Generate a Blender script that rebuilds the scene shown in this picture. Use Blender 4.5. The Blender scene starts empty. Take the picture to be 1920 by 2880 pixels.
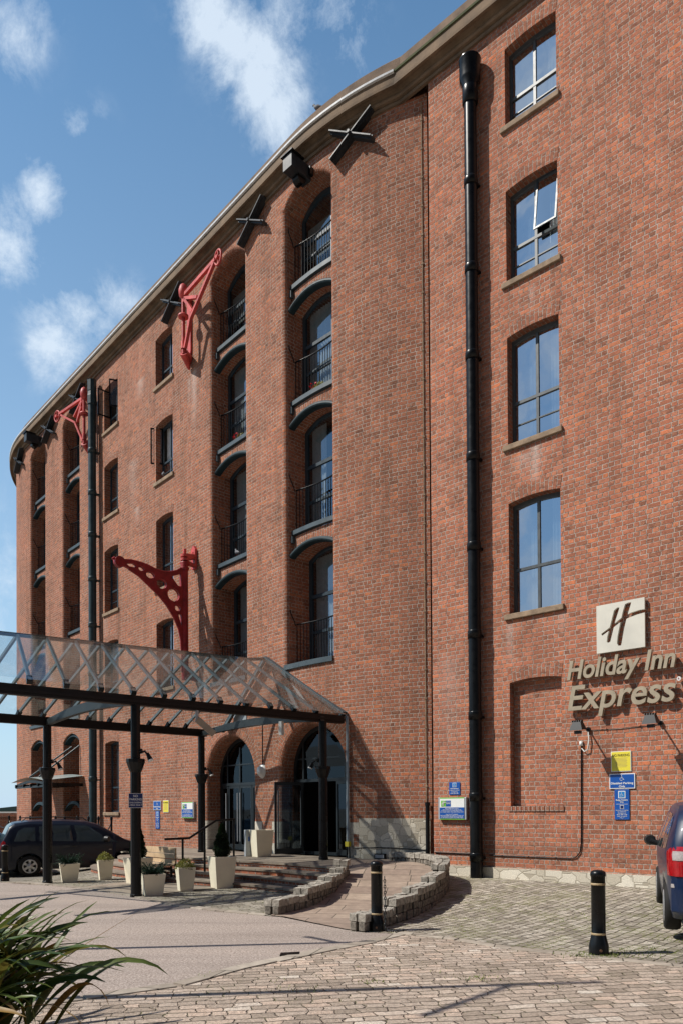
import bpy, bmesh, math, random
from mathutils import Vector as V, Matrix
from mathutils.geometry import delaunay_2d_cdt, intersect_point_line
rnd = random.Random(11)
sin, cos, pi, rad = math.sin, math.cos, math.pi, math.radians
C = bpy.context.scene.collection

# ------------------------------------------------------------------ materials
def nmat(name):
    m = bpy.data.materials.new(name); m.use_nodes = True
    nt = m.node_tree; nt.nodes.clear()
    out = nt.nodes.new('ShaderNodeOutputMaterial')
    return m, nt, out
def N(nt, t, **kw):
    n = nt.nodes.new(t)
    for k, v in kw.items():
        if k.startswith('i_'):
            n.inputs[k[2:].replace('_', ' ')].default_value = v
        else:
            setattr(n, k, v)
    return n
def ramp(nt, fac, stops, interp='LINEAR'):
    r = nt.nodes.new('ShaderNodeValToRGB'); r.color_ramp.interpolation = interp
    e = r.color_ramp.elements
    while len(e) < len(stops): e.new(0.5)
    for i, (p, c) in enumerate(stops):
        e[i].position = p; e[i].color = (*c, 1) if len(c) == 3 else c
    nt.links.new(fac, r.inputs[0]); return r
def mix(nt, fac, a, b, mode='MIX'):
    n = nt.nodes.new('ShaderNodeMix'); n.data_type = 'RGBA'; n.blend_type = mode
    for s, v in ((0, fac), (6, a), (7, b)):
        if hasattr(v, 'is_linked') or hasattr(v, 'links'): nt.links.new(v, n.inputs[s])
        else: n.inputs[s].default_value = v if s == 0 else (*v, 1)
    return n.outputs[2]
def mth(nt, op, a, b=None, clamp=False):
    n = nt.nodes.new('ShaderNodeMath'); n.operation = op; n.use_clamp = clamp
    for i, v in enumerate((a, b)):
        if v is None: continue
        if hasattr(v, 'links'): nt.links.new(v, n.inputs[i])
        else: n.inputs[i].default_value = v
    return n.outputs[0]
def noise(nt, vec, scale, detail=3, rough=.55, dist=0):
    n = N(nt, 'ShaderNodeTexNoise', i_Scale=scale, i_Detail=detail, i_Roughness=rough, i_Distortion=dist)
    if vec is not None: nt.links.new(vec, n.inputs['Vector'])
    return n
def pos(nt): return N(nt, 'ShaderNodeNewGeometry').outputs['Position']
def bump(nt, h, strength, dist):
    b = N(nt, 'ShaderNodeBump', i_Strength=strength, i_Distance=dist); nt.links.new(h, b.inputs['Height'])
    return b.outputs['Normal']
def prin(nt, out, col=None, rough=.6, metal=0, normal=None, spec=.5):
    p = N(nt, 'ShaderNodeBsdfPrincipled')
    p.inputs['Metallic'].default_value = metal
    p.inputs['Specular IOR Level'].default_value = spec
    if hasattr(col, 'links'): nt.links.new(col, p.inputs['Base Color'])
    elif col: p.inputs['Base Color'].default_value = (*col, 1)
    if hasattr(rough, 'links'): nt.links.new(rough, p.inputs['Roughness'])
    else: p.inputs['Roughness'].default_value = rough
    if normal is not None: nt.links.new(normal, p.inputs['Normal'])
    nt.links.new(p.outputs[0], out.inputs[0]); return p

def simple(name, col, rough=.5, metal=0, var=.15, scale=6, spec=.5, bmp=0.0):
    m, nt, out = nmat(name)
    n = noise(nt, pos(nt), scale, 4, .6)
    lo = tuple(c * (1 - var) for c in col); hi = tuple(min(1, c * (1 + var)) for c in col)
    r = ramp(nt, n.outputs[0], [(.3, lo), (.7, hi)])
    rr = mth(nt, 'MULTIPLY_ADD', n.outputs[0], .25); nt.nodes[-1].inputs[2].default_value = max(0, rough - .12)
    nb = bump(nt, noise(nt, pos(nt), 60, 3).outputs[0], bmp, .01) if bmp else None
    prin(nt, out, r.outputs[0], rr, metal, nb, spec); return m

def brick_mat(name, tint=(1, 1, 1), grime=1.0, streaks=()):
    m, nt, out = nmat(name)
    uv = N(nt, 'ShaderNodeUVMap').outputs[0]
    wn = noise(nt, uv, 6, 3)
    wv = N(nt, 'ShaderNodeVectorMath', operation='MULTIPLY_ADD')
    nt.links.new(wn.outputs['Color'], wv.inputs[0]); wv.inputs[1].default_value = (.020, .014, 0); nt.links.new(uv, wv.inputs[2])
    def bk(w, off, sq, mort):
        b = N(nt, 'ShaderNodeTexBrick', i_Scale=1, i_Mortar_Size=mort, i_Mortar_Smooth=.5, i_Bias=0)
        b.inputs['Brick Width'].default_value = w; b.inputs['Row Height'].default_value = .0915
        b.offset = off; b.offset_frequency = 2; b.squash = sq; b.squash_frequency = 2
        b.inputs['Color1'].default_value = (0, 0, 0, 1); b.inputs['Color2'].default_value = (1, 1, 1, 1); b.inputs['Mortar'].default_value = (.5, .5, .5, 1)
        nt.links.new(wv.outputs[0], b.inputs['Vector']); return b
    b = bk(.235, .25, .5, .0105)
    g = lambda c: tuple(x * t for x, t in zip(c, tint))
    cr = ramp(nt, b.outputs['Color'], [(0, g((.20, .098, .075))), (.15, g((.29, .128, .092))), (.40, g((.37, .150, .102))), (.65, g((.41, .165, .112))), (.85, g((.46, .215, .155))), (.96, g((.56, .215, .115)))])
    big = noise(nt, uv, .6, 5, .7)
    patch = ramp(nt, big.outputs[0], [(.28, (.60, .60, .62)), (.5, (1, 1, 1)), (.70, (1.30, 1.16, 1.10))])
    c = mix(nt, 1.0, cr.outputs[0], patch.outputs[0], 'MULTIPLY')
    # random blotches across individual bricks
    mid = noise(nt, uv, 13, 5, .75)
    mf = ramp(nt, mid.outputs[0], [(.42, (0, 0, 0)), (.66, (.85, .85, .85))])
    c = mix(nt, mf.outputs[0], c, g((.27, .15, .10)))
    lf = ramp(nt, noise(nt, uv, 8, 5, .75).outputs[0], [(.48, (0, 0, 0)), (.70, (.7, .7, .7))])
    c = mix(nt, lf.outputs[0], c, g((.52, .27, .185)))
    fine = noise(nt, uv, 42, 4, .8)
    fr_ = ramp(nt, fine.outputs[0], [(.25, (.58, .58, .58)), (.75, (1.38, 1.38, 1.38))])
    c = mix(nt, 1.0, c, fr_.outputs[0], 'MULTIPLY')
    mort = ramp(nt, noise(nt, uv, 1.5, 5, .7).outputs[0], [(.32, (.35, .265, .22)), (.5, (.48, .385, .325)), (.7, (.60, .51, .44))])
    # joints are partly eroded: darker line where deep
    er = ramp(nt, noise(nt, uv, 17, 3).outputs[0], [(.36, (.42, .38, .35)), (.52, (1, 1, 1))])
    mo = mix(nt, 1.0, mort.outputs[0], er.outputs[0], 'MULTIPLY')
    c = mix(nt, b.outputs['Fac'], c, mo)
    mp = N(nt, 'ShaderNodeMapping'); mp.inputs['Scale'].default_value = (1.6, .14, 1); nt.links.new(uv, mp.inputs[0])
    st = noise(nt, mp.outputs[0], 1.0, 6, .72)
    wf = ramp(nt, st.outputs[0], [(.60, (0, 0, 0)), (.80, (.42, .42, .42))])
    c = mix(nt, wf.outputs[0], c, g((.55, .42, .35)))
    df = ramp(nt, st.outputs[0], [(.22, (.6 * grime,) * 3), (.46, (0, 0, 0))])
    c = mix(nt, df.outputs[0], c, g((.15, .095, .07)))
    su = N(nt, 'ShaderNodeSeparateXYZ'); nt.links.new(uv, su.inputs[0])
    for kind in (0, 1):
        acc = None
        for (u0, z1, wd, hh, k, kd) in streaks:
            if kd != kind: continue
            du = mth(nt, 'DIVIDE', mth(nt, 'SUBTRACT', su.outputs[0], u0), wd); e = mth(nt, 'EXPONENT', mth(nt, 'MULTIPLY', mth(nt, 'MULTIPLY', du, du), -1.0))
            dz = mth(nt, 'DIVIDE', mth(nt, 'SUBTRACT', z1, su.outputs[1]), hh)     # 0 at the top, 1 at the foot
            a_ = mth(nt, 'MULTIPLY', mth(nt, 'MULTIPLY', dz, 12.0, True), mth(nt, 'SUBTRACT', 1.0, dz, True)); e = mth(nt, 'MULTIPLY', mth(nt, 'MULTIPLY', e, a_), k)
            acc = e if acc is None else mth(nt, 'MAXIMUM', acc, e)
        if acc is not None:
            nz = ramp(nt, mid.outputs[0], [(.30, (.25, .25, .25)), (.6, (1, 1, 1))])
            c = mix(nt, mth(nt, 'MULTIPLY', acc, nz.outputs[0]), c, (.66, .56, .50) if kind == 0 else (.10, .065, .05))
    h = mth(nt, 'SUBTRACT', mth(nt, 'MULTIPLY', fine.outputs[0], .5), b.outputs['Fac'])
    prin(nt, out, c, .93, 0, bump(nt, h, .9, .014), .15); return m

def rubble_mat(name, sc=4.6, cols=((.52, .46, .36), (.80, .74, .62)), mort=(.42, .37, .29)):
    m, nt, out = nmat(name)
    uv = N(nt, 'ShaderNodeUVMap').outputs[0]
    mp = N(nt, 'ShaderNodeMapping'); mp.inputs['Scale'].default_value = (.8, 1.15, 1); nt.links.new(uv, mp.inputs[0])
    v1 = N(nt, 'ShaderNodeTexVoronoi', feature='F1', distance='CHEBYCHEV', i_Scale=sc, i_Randomness=.85); nt.links.new(mp.outputs[0], v1.inputs['Vector'])
    v2 = N(nt, 'ShaderNodeTexVoronoi', feature='F2', distance='CHEBYCHEV', i_Scale=sc, i_Randomness=.85); nt.links.new(mp.outputs[0], v2.inputs['Vector'])
    dd = mth(nt, 'SUBTRACT', v2.outputs['Distance'], v1.outputs['Distance'])
    e = ramp(nt, dd, [(.0, (1, 1, 1)), (.02, (.9, .9, .9)), (.06, (0, 0, 0))])
    sp = N(nt, 'ShaderNodeSeparateColor'); nt.links.new(v1.outputs['Color'], sp.inputs[0])
    cc = ramp(nt, sp.outputs[0], [(0, cols[0]), (1, cols[1])])
    f = noise(nt, uv, 40, 4, .7)
    c = mix(nt, 1.0, cc.outputs[0], ramp(nt, f.outputs[0], [(.3, (.75, .75, .75)), (.7, (1.2, 1.2, 1.2))]).outputs[0], 'MULTIPLY')
    c = mix(nt, e.outputs[0], c, mort)
    h = mth(nt, 'SUBTRACT', mth(nt, 'MULTIPLY', f.outputs[0], .4), e.outputs[0])
    prin(nt, out, c, .9, 0, bump(nt, h, .5, .012), .2); return m

def sett_mat(name, w, hgt, angle, ramps, joint, moss, mossamt, bstr=.8, wob=1.0, jd=.75):
    m, nt, out = nmat(name)
    p = pos(nt)
    mp = N(nt, 'ShaderNodeMapping'); mp.inputs['Rotation'].default_value = (0, 0, angle); nt.links.new(p, mp.inputs[0])
    wn = noise(nt, p, 3.4, 4, .6)
    wv = N(nt, 'ShaderNodeVectorMath', operation='MULTIPLY_ADD'); nt.links.new(wn.outputs['Color'], wv.inputs[0])
    wv.inputs[1].default_value = (w * 1.5 * wob, hgt * 1.5 * wob, 0); nt.links.new(mp.outputs[0], wv.inputs[2])
    b = N(nt, 'ShaderNodeTexBrick', i_Scale=1, i_Mortar_Size=hgt * .08, i_Mortar_Smooth=1.0, i_Bias=0)
    b.inputs['Brick Width'].default_value = w; b.inputs['Row Height'].default_value = hgt
    b.offset = .43; b.squash = .72; b.squash_frequency = 3
    b.inputs['Color1'].default_value = (0, 0, 0, 1); b.inputs['Color2'].default_value = (1, 1, 1, 1)
    nt.links.new(wv.outputs[0], b.inputs['Vector'])
    cc = ramp(nt, b.outputs['Color'], ramps)
    f = noise(nt, p, 26, 6, .8)
    c = mix(nt, 1.0, cc.outputs[0], ramp(nt, f.outputs[0], [(.28, (.48, .48, .48)), (.5, (1, 1, 1)), (.72, (1.4, 1.4, 1.4))]).outputs[0], 'MULTIPLY')
    big = noise(nt, p, .8, 5, .7)
    c = mix(nt, 1.0, c, ramp(nt, big.outputs[0], [(.3, (.80, .78, .76)), (.7, (1.15, 1.13, 1.1))]).outputs[0], 'MULTIPLY')
    mn = noise(nt, p, 1.4, 6, .78)
    mf = ramp(nt, mn.outputs[0], [(.54 - mossamt * .07, (0, 0, 0)), (.62 - mossamt * .07, (1, 1, 1))])
    jc = mix(nt, mf.outputs[0], joint, moss)
    spread = mth(nt, 'MULTIPLY', mth(nt, 'MULTIPLY', mf.outputs[0], mth(nt, 'GREATER_THAN', f.outputs[0], .55)), .75 * mossamt)
    jf = mth(nt, 'ADD', mth(nt, 'MULTIPLY', b.outputs['Fac'], jd), spread, True)
    c = mix(nt, jf, c, jc)
    h = mth(nt, 'SUBTRACT', mth(nt, 'MULTIPLY', f.outputs[0], .8), mth(nt, 'MULTIPLY', b.outputs['Fac'], 1.3))
    prin(nt, out, c, .85, 0, bump(nt, h, bstr, hgt * .3), .2); return m

def slab_mat(name, w, hgt, angle, a, bcol):
    m, nt, out = nmat(name); p = pos(nt)
    mp = N(nt, 'ShaderNodeMapping'); mp.inputs['Rotation'].default_value = (0, 0, angle); nt.links.new(p, mp.inputs[0])
    b = N(nt, 'ShaderNodeTexBrick', i_Scale=1, i_Mortar_Size=.009, i_Mortar_Smooth=.3, i_Bias=0)
    b.inputs['Brick Width'].default_value = w; b.inputs['Row Height'].default_value = hgt; b.offset = .37; b.squash = .7; b.squash_frequency = 3
    b.inputs['Color1'].default_value = (0, 0, 0, 1); b.inputs['Color2'].default_value = (1, 1, 1, 1)
    nt.links.new(mp.outputs[0], b.inputs['Vector'])
    c = ramp(nt, b.outputs['Color'], [(0, a), (1, bcol)]).outputs[0]
    f = noise(nt, p, 5, 6, .7)
    c = mix(nt, 1.0, c, ramp(nt, f.outputs[0], [(.3, (.72, .72, .72)), (.7, (1.2, 1.2, 1.2))]).outputs[0], 'MULTIPLY')
    c = mix(nt, b.outputs['Fac'], c, (.10, .085, .065))
    h = mth(nt, 'SUBTRACT', mth(nt, 'MULTIPLY', f.outputs[0], .4), b.outputs['Fac'])
    prin(nt, out, c, .85, 0, bump(nt, h, .5, .01), .25); return m

def asphalt_mat():
    m, nt, out = nmat('tarmac'); p = pos(nt)
    f = noise(nt, p, 38, 5, .9); g2 = noise(nt, p, 14, 4, .8)
    c = ramp(nt, f.outputs[0], [(.36, (.15, .118, .10)), (.5, (.36, .295, .255)), (.64, (.66, .565, .49))]).outputs[0]
    c = mix(nt, 1.0, c, ramp(nt, g2.outputs[0], [(.3, (.84, .84, .84)), (.7, (1.14, 1.14, 1.14))]).outputs[0], 'MULTIPLY')
    mp = N(nt, 'ShaderNodeMapping'); mp.inputs['Rotation'].default_value = (0, 0, .2); mp.inputs['Scale'].default_value = (.25, 1.6, 1); nt.links.new(p, mp.inputs[0])
    big = noise(nt, mp.outputs[0], .8, 6, .7)
    c = mix(nt, 1.0, c, ramp(nt, big.outputs[0], [(.28, (.74, .73, .72)), (.5, (1, 1, 1)), (.72, (1.14, 1.12, 1.1))]).outputs[0], 'MULTIPLY')
    prin(nt, out, c, .9, 0, bump(nt, f.outputs[0], .6, .01), .2); return m

def glass_window():
    m, nt, out = nmat('window_glass')
    gl = N(nt, 'ShaderNodeBsdfGlossy', i_Roughness=.015); gl.inputs['Color'].default_value = (.80, .90, 1.0, 1)
    wob = noise(nt, pos(nt), 1.3, 2); nt.links.new(bump(nt, wob.outputs[0], .12, .03), gl.inputs['Normal'])
    tr = N(nt, 'ShaderNodeBsdfTransparent'); tr.inputs[0].default_value = (.62, .70, .72, 1)
    lw = N(nt, 'ShaderNodeLayerWeight', i_Blend=.5)
    fac = mth(nt, 'MULTIPLY_ADD', lw.outputs['Facing'], .5, True); nt.nodes[-1].inputs[2].default_value = .50
    mx = N(nt, 'ShaderNodeMixShader'); nt.links.new(fac, mx.inputs[0]); nt.links.new(tr.outputs[0], mx.inputs[1]); nt.links.new(gl.outputs[0], mx.inputs[2])
    nt.links.new(mx.outputs[0], out.inputs[0]); return m
def glass_roof():
    m, nt, out = nmat('canopy_glass')
    gl = N(nt, 'ShaderNodeBsdfGlossy', i_Roughness=.06); gl.inputs['Color'].default_value = (.9, .97, 1, 1)
    tr = N(nt, 'ShaderNodeBsdfTransparent'); tr.inputs[0].default_value = (.94, .97, .965, 1)
    df = N(nt, 'ShaderNodeBsdfDiffuse'); df.inputs[0].default_value = (.5, .52, .5, 1)
    p = pos(nt); dn = noise(nt, p, 2.5, 6, .75)
    df_f = ramp(nt, dn.outputs[0], [(.35, (.02, .02, .02)), (.80, (.15, .15, .15))])
    m1 = N(nt, 'ShaderNodeMixShader'); nt.links.new(df_f.outputs[0], m1.inputs[0]); nt.links.new(tr.outputs[0], m1.inputs[1]); nt.links.new(df.outputs[0], m1.inputs[2])
    lw = N(nt, 'ShaderNodeLayerWeight', i_Blend=.35)
    fac = mth(nt, 'MULTIPLY_ADD', lw.outputs['Fresnel'], .6, True); nt.nodes[-1].inputs[2].default_value = .09
    mx = N(nt, 'ShaderNodeMixShader'); nt.links.new(fac, mx.inputs[0]); nt.links.new(m1.outputs[0], mx.inputs[1]); nt.links.new(gl.outputs[0], mx.inputs[2])
    nt.links.new(mx.outputs[0], out.inputs[0]); return m
def glass_dark(name='dark_door_glass', tint=.3, fac=.26):
    m, nt, out = nmat(name)
    gl = N(nt, 'ShaderNodeBsdfGlossy', i_Roughness=.02); gl.inputs['Color'].default_value = (.55, .68, .8, 1)
    tr = N(nt, 'ShaderNodeBsdfTransparent'); tr.inputs[0].default_value = (tint, tint * 1.1, tint * 1.15, 1)
    mx = N(nt, 'ShaderNodeMixShader', i_Fac=fac); nt.links.new(tr.outputs[0], mx.inputs[1]); nt.links.new(gl.outputs[0], mx.inputs[2]); nt.links.new(mx.outputs[0], out.inputs[0]); return m
def car_glass():
    m, nt, out = nmat('car_glass')
    p = prin(nt, out, (.045, .062, .066), .04, 0, None, .9); return m
def paint(name, col):
    m, nt, out = nmat(name)
    p = prin(nt, out, col, .4, .0, None, .35); p.inputs['Coat Weight'].default_value = .3; p.inputs['Coat Roughness'].default_value = .04
    return m
def leaf_mat(name, cols, rough=.5):
    m, nt, out = nmat(name)
    oi = N(nt, 'ShaderNodeNewGeometry')
    r = ramp(nt, oi.outputs['Random Per Island'], [(i / (len(cols) - 1), c) for i, c in enumerate(cols)])
    c = mix(nt, 1.0, r.outputs[0], ramp(nt, noise(nt, oi.outputs['Position'], 7, 3).outputs[0], [(.3, (.75, .75, .75)), (.7, (1.25, 1.25, 1.2))]).outputs[0], 'MULTIPLY')
    p = prin(nt, out, c, rough, 0, None, .4)
    t = N(nt, 'ShaderNodeBsdfTranslucent'); nt.links.new(c, t.inputs[0])
    mx = N(nt, 'ShaderNodeMixShader', i_Fac=.25); nt.links.new(p.outputs[0], mx.inputs[1]); nt.links.new(t.outputs[0], mx.inputs[2]); nt.links.new(mx.outputs[0], out.inputs[0])
    return m

M = {}
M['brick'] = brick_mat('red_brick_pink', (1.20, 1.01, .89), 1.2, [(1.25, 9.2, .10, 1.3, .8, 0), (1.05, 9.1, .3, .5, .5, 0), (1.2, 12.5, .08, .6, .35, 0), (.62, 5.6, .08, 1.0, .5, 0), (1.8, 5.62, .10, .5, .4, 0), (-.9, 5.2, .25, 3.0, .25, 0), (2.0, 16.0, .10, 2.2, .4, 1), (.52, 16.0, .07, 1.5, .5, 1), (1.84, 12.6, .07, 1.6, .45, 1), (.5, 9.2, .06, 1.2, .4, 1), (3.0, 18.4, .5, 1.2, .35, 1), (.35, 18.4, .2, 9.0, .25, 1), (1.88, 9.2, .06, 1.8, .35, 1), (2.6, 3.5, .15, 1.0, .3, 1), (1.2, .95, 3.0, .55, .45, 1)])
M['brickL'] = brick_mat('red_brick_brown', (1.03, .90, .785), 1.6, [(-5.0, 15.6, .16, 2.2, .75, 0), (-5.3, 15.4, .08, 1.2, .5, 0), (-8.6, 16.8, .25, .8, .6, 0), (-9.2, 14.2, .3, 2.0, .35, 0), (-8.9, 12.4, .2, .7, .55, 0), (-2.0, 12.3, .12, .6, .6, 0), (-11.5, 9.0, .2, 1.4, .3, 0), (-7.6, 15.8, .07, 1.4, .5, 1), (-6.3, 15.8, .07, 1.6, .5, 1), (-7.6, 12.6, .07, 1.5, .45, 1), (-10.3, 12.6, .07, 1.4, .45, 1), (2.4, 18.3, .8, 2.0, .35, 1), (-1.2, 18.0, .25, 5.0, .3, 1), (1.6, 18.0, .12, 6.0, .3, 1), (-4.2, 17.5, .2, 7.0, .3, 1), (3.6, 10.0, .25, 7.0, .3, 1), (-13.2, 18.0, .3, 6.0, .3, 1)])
M['brick_step'] = brick_mat('step_brick', (1.05, .85, .75))
M['rubble'] = rubble_mat('pale_rubble_stone')
M['plinth'] = rubble_mat('plinth_stone', 3.6)
M['granite'] = simple('granite_block', (.20, .175, .145), .9, 0, .6, 16, .3, .8)  # ramp wall faces: their shade is put into a darker granite colour
M['coping'] = simple('coping_granite', (.36, .325, .275), .88, 0, .5, 13, .25, .9)  # ramp wall tops: sunlight on them is put into a lighter granite colour
M['quoin'] = simple('quoin_granite', (.60, .55, .46), .8, 0, .25, 20, .3, .5)
M['sandstone'] = simple('brown_sandstone', (.30, .215, .145), .85, 0, .35, 5, .3, .5)
M['cornice'] = simple('cornice_sandstone', (.20, .14, .092), .85, 0, .4, 1.7, .3, .5)
M['parapet'] = simple('parapet_sandstone', (.20, .14, .10), .88, 0, .42, 2.2, .3, .5)
M['lead'] = simple('white_lead', (.72, .74, .76), .35, 0, .12, 8)
M['moss'] = simple('mossy_lead', (.075, .085, .035), .9, 0, .5, 5)
M['iron'] = simple('black_iron', (.005, .006, .007), .30, 0, .3, 8, .28)
M['iron2'] = simple('dark_pipe_green', (.020, .042, .050), .40, 0, .3, 5, .4)
M['cast'] = simple('weathered_cast_iron', (.022, .027, .032), .5, .0, .4, 8, .45)
M['teal'] = simple('teal_steel', (.016, .034, .042), .55, 0, .25, 4, .25)
M['sill_steel'] = simple('grey_steel_channel', (.052, .076, .09), .5, 0, .2, 4, .5)
M['frame'] = simple('grey_window_frame', (.075, .085, .09), .4, 0, .15, 9)
M['doorframe'] = simple('dark_door_frame', (.014, .020, .024), .4, 0, .15, 9)
M['frame2'] = simple('blue_grey_frame', (.030, .050, .066), .4, 0, .15, 9)
M['rafter'] = simple('grey_rafter', (.115, .145, .155), .42, 0, .2, 6)
M['beam'] = simple('beam_grey', (.028, .036, .040), .42, 0, .25, 4)
M['darkbeam'] = simple('near_black_beam', (.006, .005, .005), .5, 0, .3, 6, .3)
M['red'] = simple('crane_salmon_red', (.56, .080, .072), .5, 0, .35, 5, .35, .4)  # salmon red paint of the upper cranes and the ornate crane's bracket
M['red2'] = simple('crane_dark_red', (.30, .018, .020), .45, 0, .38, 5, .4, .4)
M['cream'] = simple('cream_planter', (.94, .84, .64), .6, 0, .04, 5, .4)
M['white'] = simple('white_plastic', (.78, .78, .75), .4, 0, .04, 5)
M['grey'] = simple('galvanised_grey', (.42, .44, .46), .4, .2, .12, 9)
M['blue'] = simple('sign_blue', (.006, .085, .38), .35, 0, .05, 3)
M['navy'] = simple('sign_navy', (.008, .022, .12), .35, 0, .05, 3)
M['swhite'] = simple('sign_white', (.85, .85, .83), .4, 0, .02, 3)
M['green'] = simple('sign_green', (.16, .50, .06), .4, 0, .05, 3)
M['yellow'] = simple('sign_yellow', (.85, .72, .06), .45, 0, .04, 3)
M['sandtxt'] = simple('sign_brass_letters', (.42, .35, .25), .4, .1, .12, 6)
M['panel'] = simple('sign_satin_panel', (.74, .70, .60), .4, .15, .06, 2)
M['txtdark'] = simple('brown_ink', (.10, .07, .01), .6)
M['lightblue'] = simple('sign_pale_blue', (.02, .22, .55), .4, 0, .05)
M['gold'] = simple('bollard_gold_band', (.42, .31, .17), .5, 0, .1)
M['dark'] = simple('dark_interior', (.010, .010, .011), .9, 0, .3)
M['room'] = simple('room_wall', (.16, .15, .14), .9, 0, .2)
M['curtain'] = simple('net_curtain', (.85, .86, .86), .9, 0, .15, 8)
M['blind'] = simple('roller_blind', (.52, .50, .44), .9, 0, .1, 4)
M['wood'] = simple('bench_timber', (.58, .42, .26), .6, 0, .25, 4, .3)
M['ramp'] = slab_mat('ramp_flagstone', .95, .5, .15, (.27, .20, .16), (.40, .31, .24))
M['tread'] = slab_mat('tread_sandstone', 1.1, .6, .78, (.22, .175, .14), (.33, .27, .21))
M['strip'] = slab_mat('path_paving', .9, .6, .85, (.30, .24, .185), (.38, .31, .24))
M['kerb'] = slab_mat('kerb_stone', .7, .9, .3, (.30, .25, .20), (.44, .38, .31))
M['asphalt'] = asphalt_mat()
M['sett'] = sett_mat('foreground_setts', .23, .125, -.16, [(0, (.40, .325, .26)), (.3, (.53, .43, .35)), (.6, (.62, .51, .42)), (.85, (.70, .54, .43)), (1, (.78, .69, .59))], (.27, .215, .165), (.15, .17, .05), .35, 1.0, .62, .62)
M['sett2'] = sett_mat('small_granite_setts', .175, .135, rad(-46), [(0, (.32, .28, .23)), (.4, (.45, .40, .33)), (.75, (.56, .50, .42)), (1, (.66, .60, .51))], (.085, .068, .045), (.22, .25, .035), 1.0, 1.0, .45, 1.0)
M['sett3'] = sett_mat('dark_granite_setts', .2, .12, rad(-20), [(0, (.26, .235, .19)), (.4, (.36, .325, .265)), (1, (.50, .455, .38))], (.12, .10, .07), (.17, .19, .045), .7, 1.0)  # darker granite setts between the road and the building
M['earth'] = simple('ground_earth', (.20, .18, .15), .95, 0, .2, .4)
M['hill'] = simple('wooded_hill', (.055, .10, .095), .95, 0, .3, .01)
M['winglass'] = glass_window(); M['roofglass'] = glass_roof(); M['carglass'] = car_glass(); M['doorglass'] = glass_dark(fac=.07); M['bayglass'] = glass_dark('bay_glass', .6, .30)
M['paint_dark'] = paint('midnight_paint', (.0015, .005, .018)); M['paint_blue'] = paint('blue_paint', (.003, .014, .050)); M['paint_light'] = paint('pale_blue_paint', (.06, .16, .24))
M['tyre'] = simple('tyre_rubber', (.016, .015, .014), .75, 0, .2, 30, .3)
M['hub'] = simple('silver_hubcap', (.55, .55, .55), .3, .5, .05)
M['plastic'] = simple('black_plastic', (.018, .018, .019), .45, 0, .2)
M['taillight'] = simple('red_lens', (.34, .004, .008), .12, 0, .2, 20, .8)
M['clearlens'] = simple('clear_lens', (.38, .33, .31), .12, 0, .2, 40, .8)
M['chrome'] = simple('chrome', (.8, .8, .8), .15, .9, .05)
M['phorm'] = leaf_mat('strap_leaf', [(.014, .034, .010), (.035, .075, .015), (.08, .12, .022), (.13, .17, .035), (.025, .055, .014), (.28, .24, .05)], .42)
M['phormdry'] = leaf_mat('dry_leaf', [(.16, .10, .03), (.30, .17, .03), (.10, .07, .04)], .5)
M['juniper'] = leaf_mat('juniper_needles', [(.008, .03, .016), (.018, .055, .03), (.035, .08, .045)], .6)
M['varieg'] = leaf_mat('variegated_leaves', [(.16, .17, .03), (.30, .29, .06), (.42, .40, .15), (.10, .12, .02)], .55)
M['box'] = leaf_mat('box_leaves', [(.005, .014, .005), (.012, .03, .008), (.025, .05, .012)], .45)
M['petal'] = leaf_mat('red_petals', [(.5, .01, .02), (.6, .03, .05)], .5)
M['weed'] = leaf_mat('weed_leaves', [(.09, .14, .02), (.16, .20, .03), (.22, .24, .05)], .6)
M['bird'] = simple('pigeon_grey', (.13, .135, .15), .7, 0, .4, 30)
M['soil'] = simple('planter_soil', (.03, .022, .015), .95)
M['lens'] = simple('lamp_glass', (.8, .8, .78), .2, 0, .03)
M['cable_red'] = simple('orange_cable', (.45, .16, .09), .6)

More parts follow.
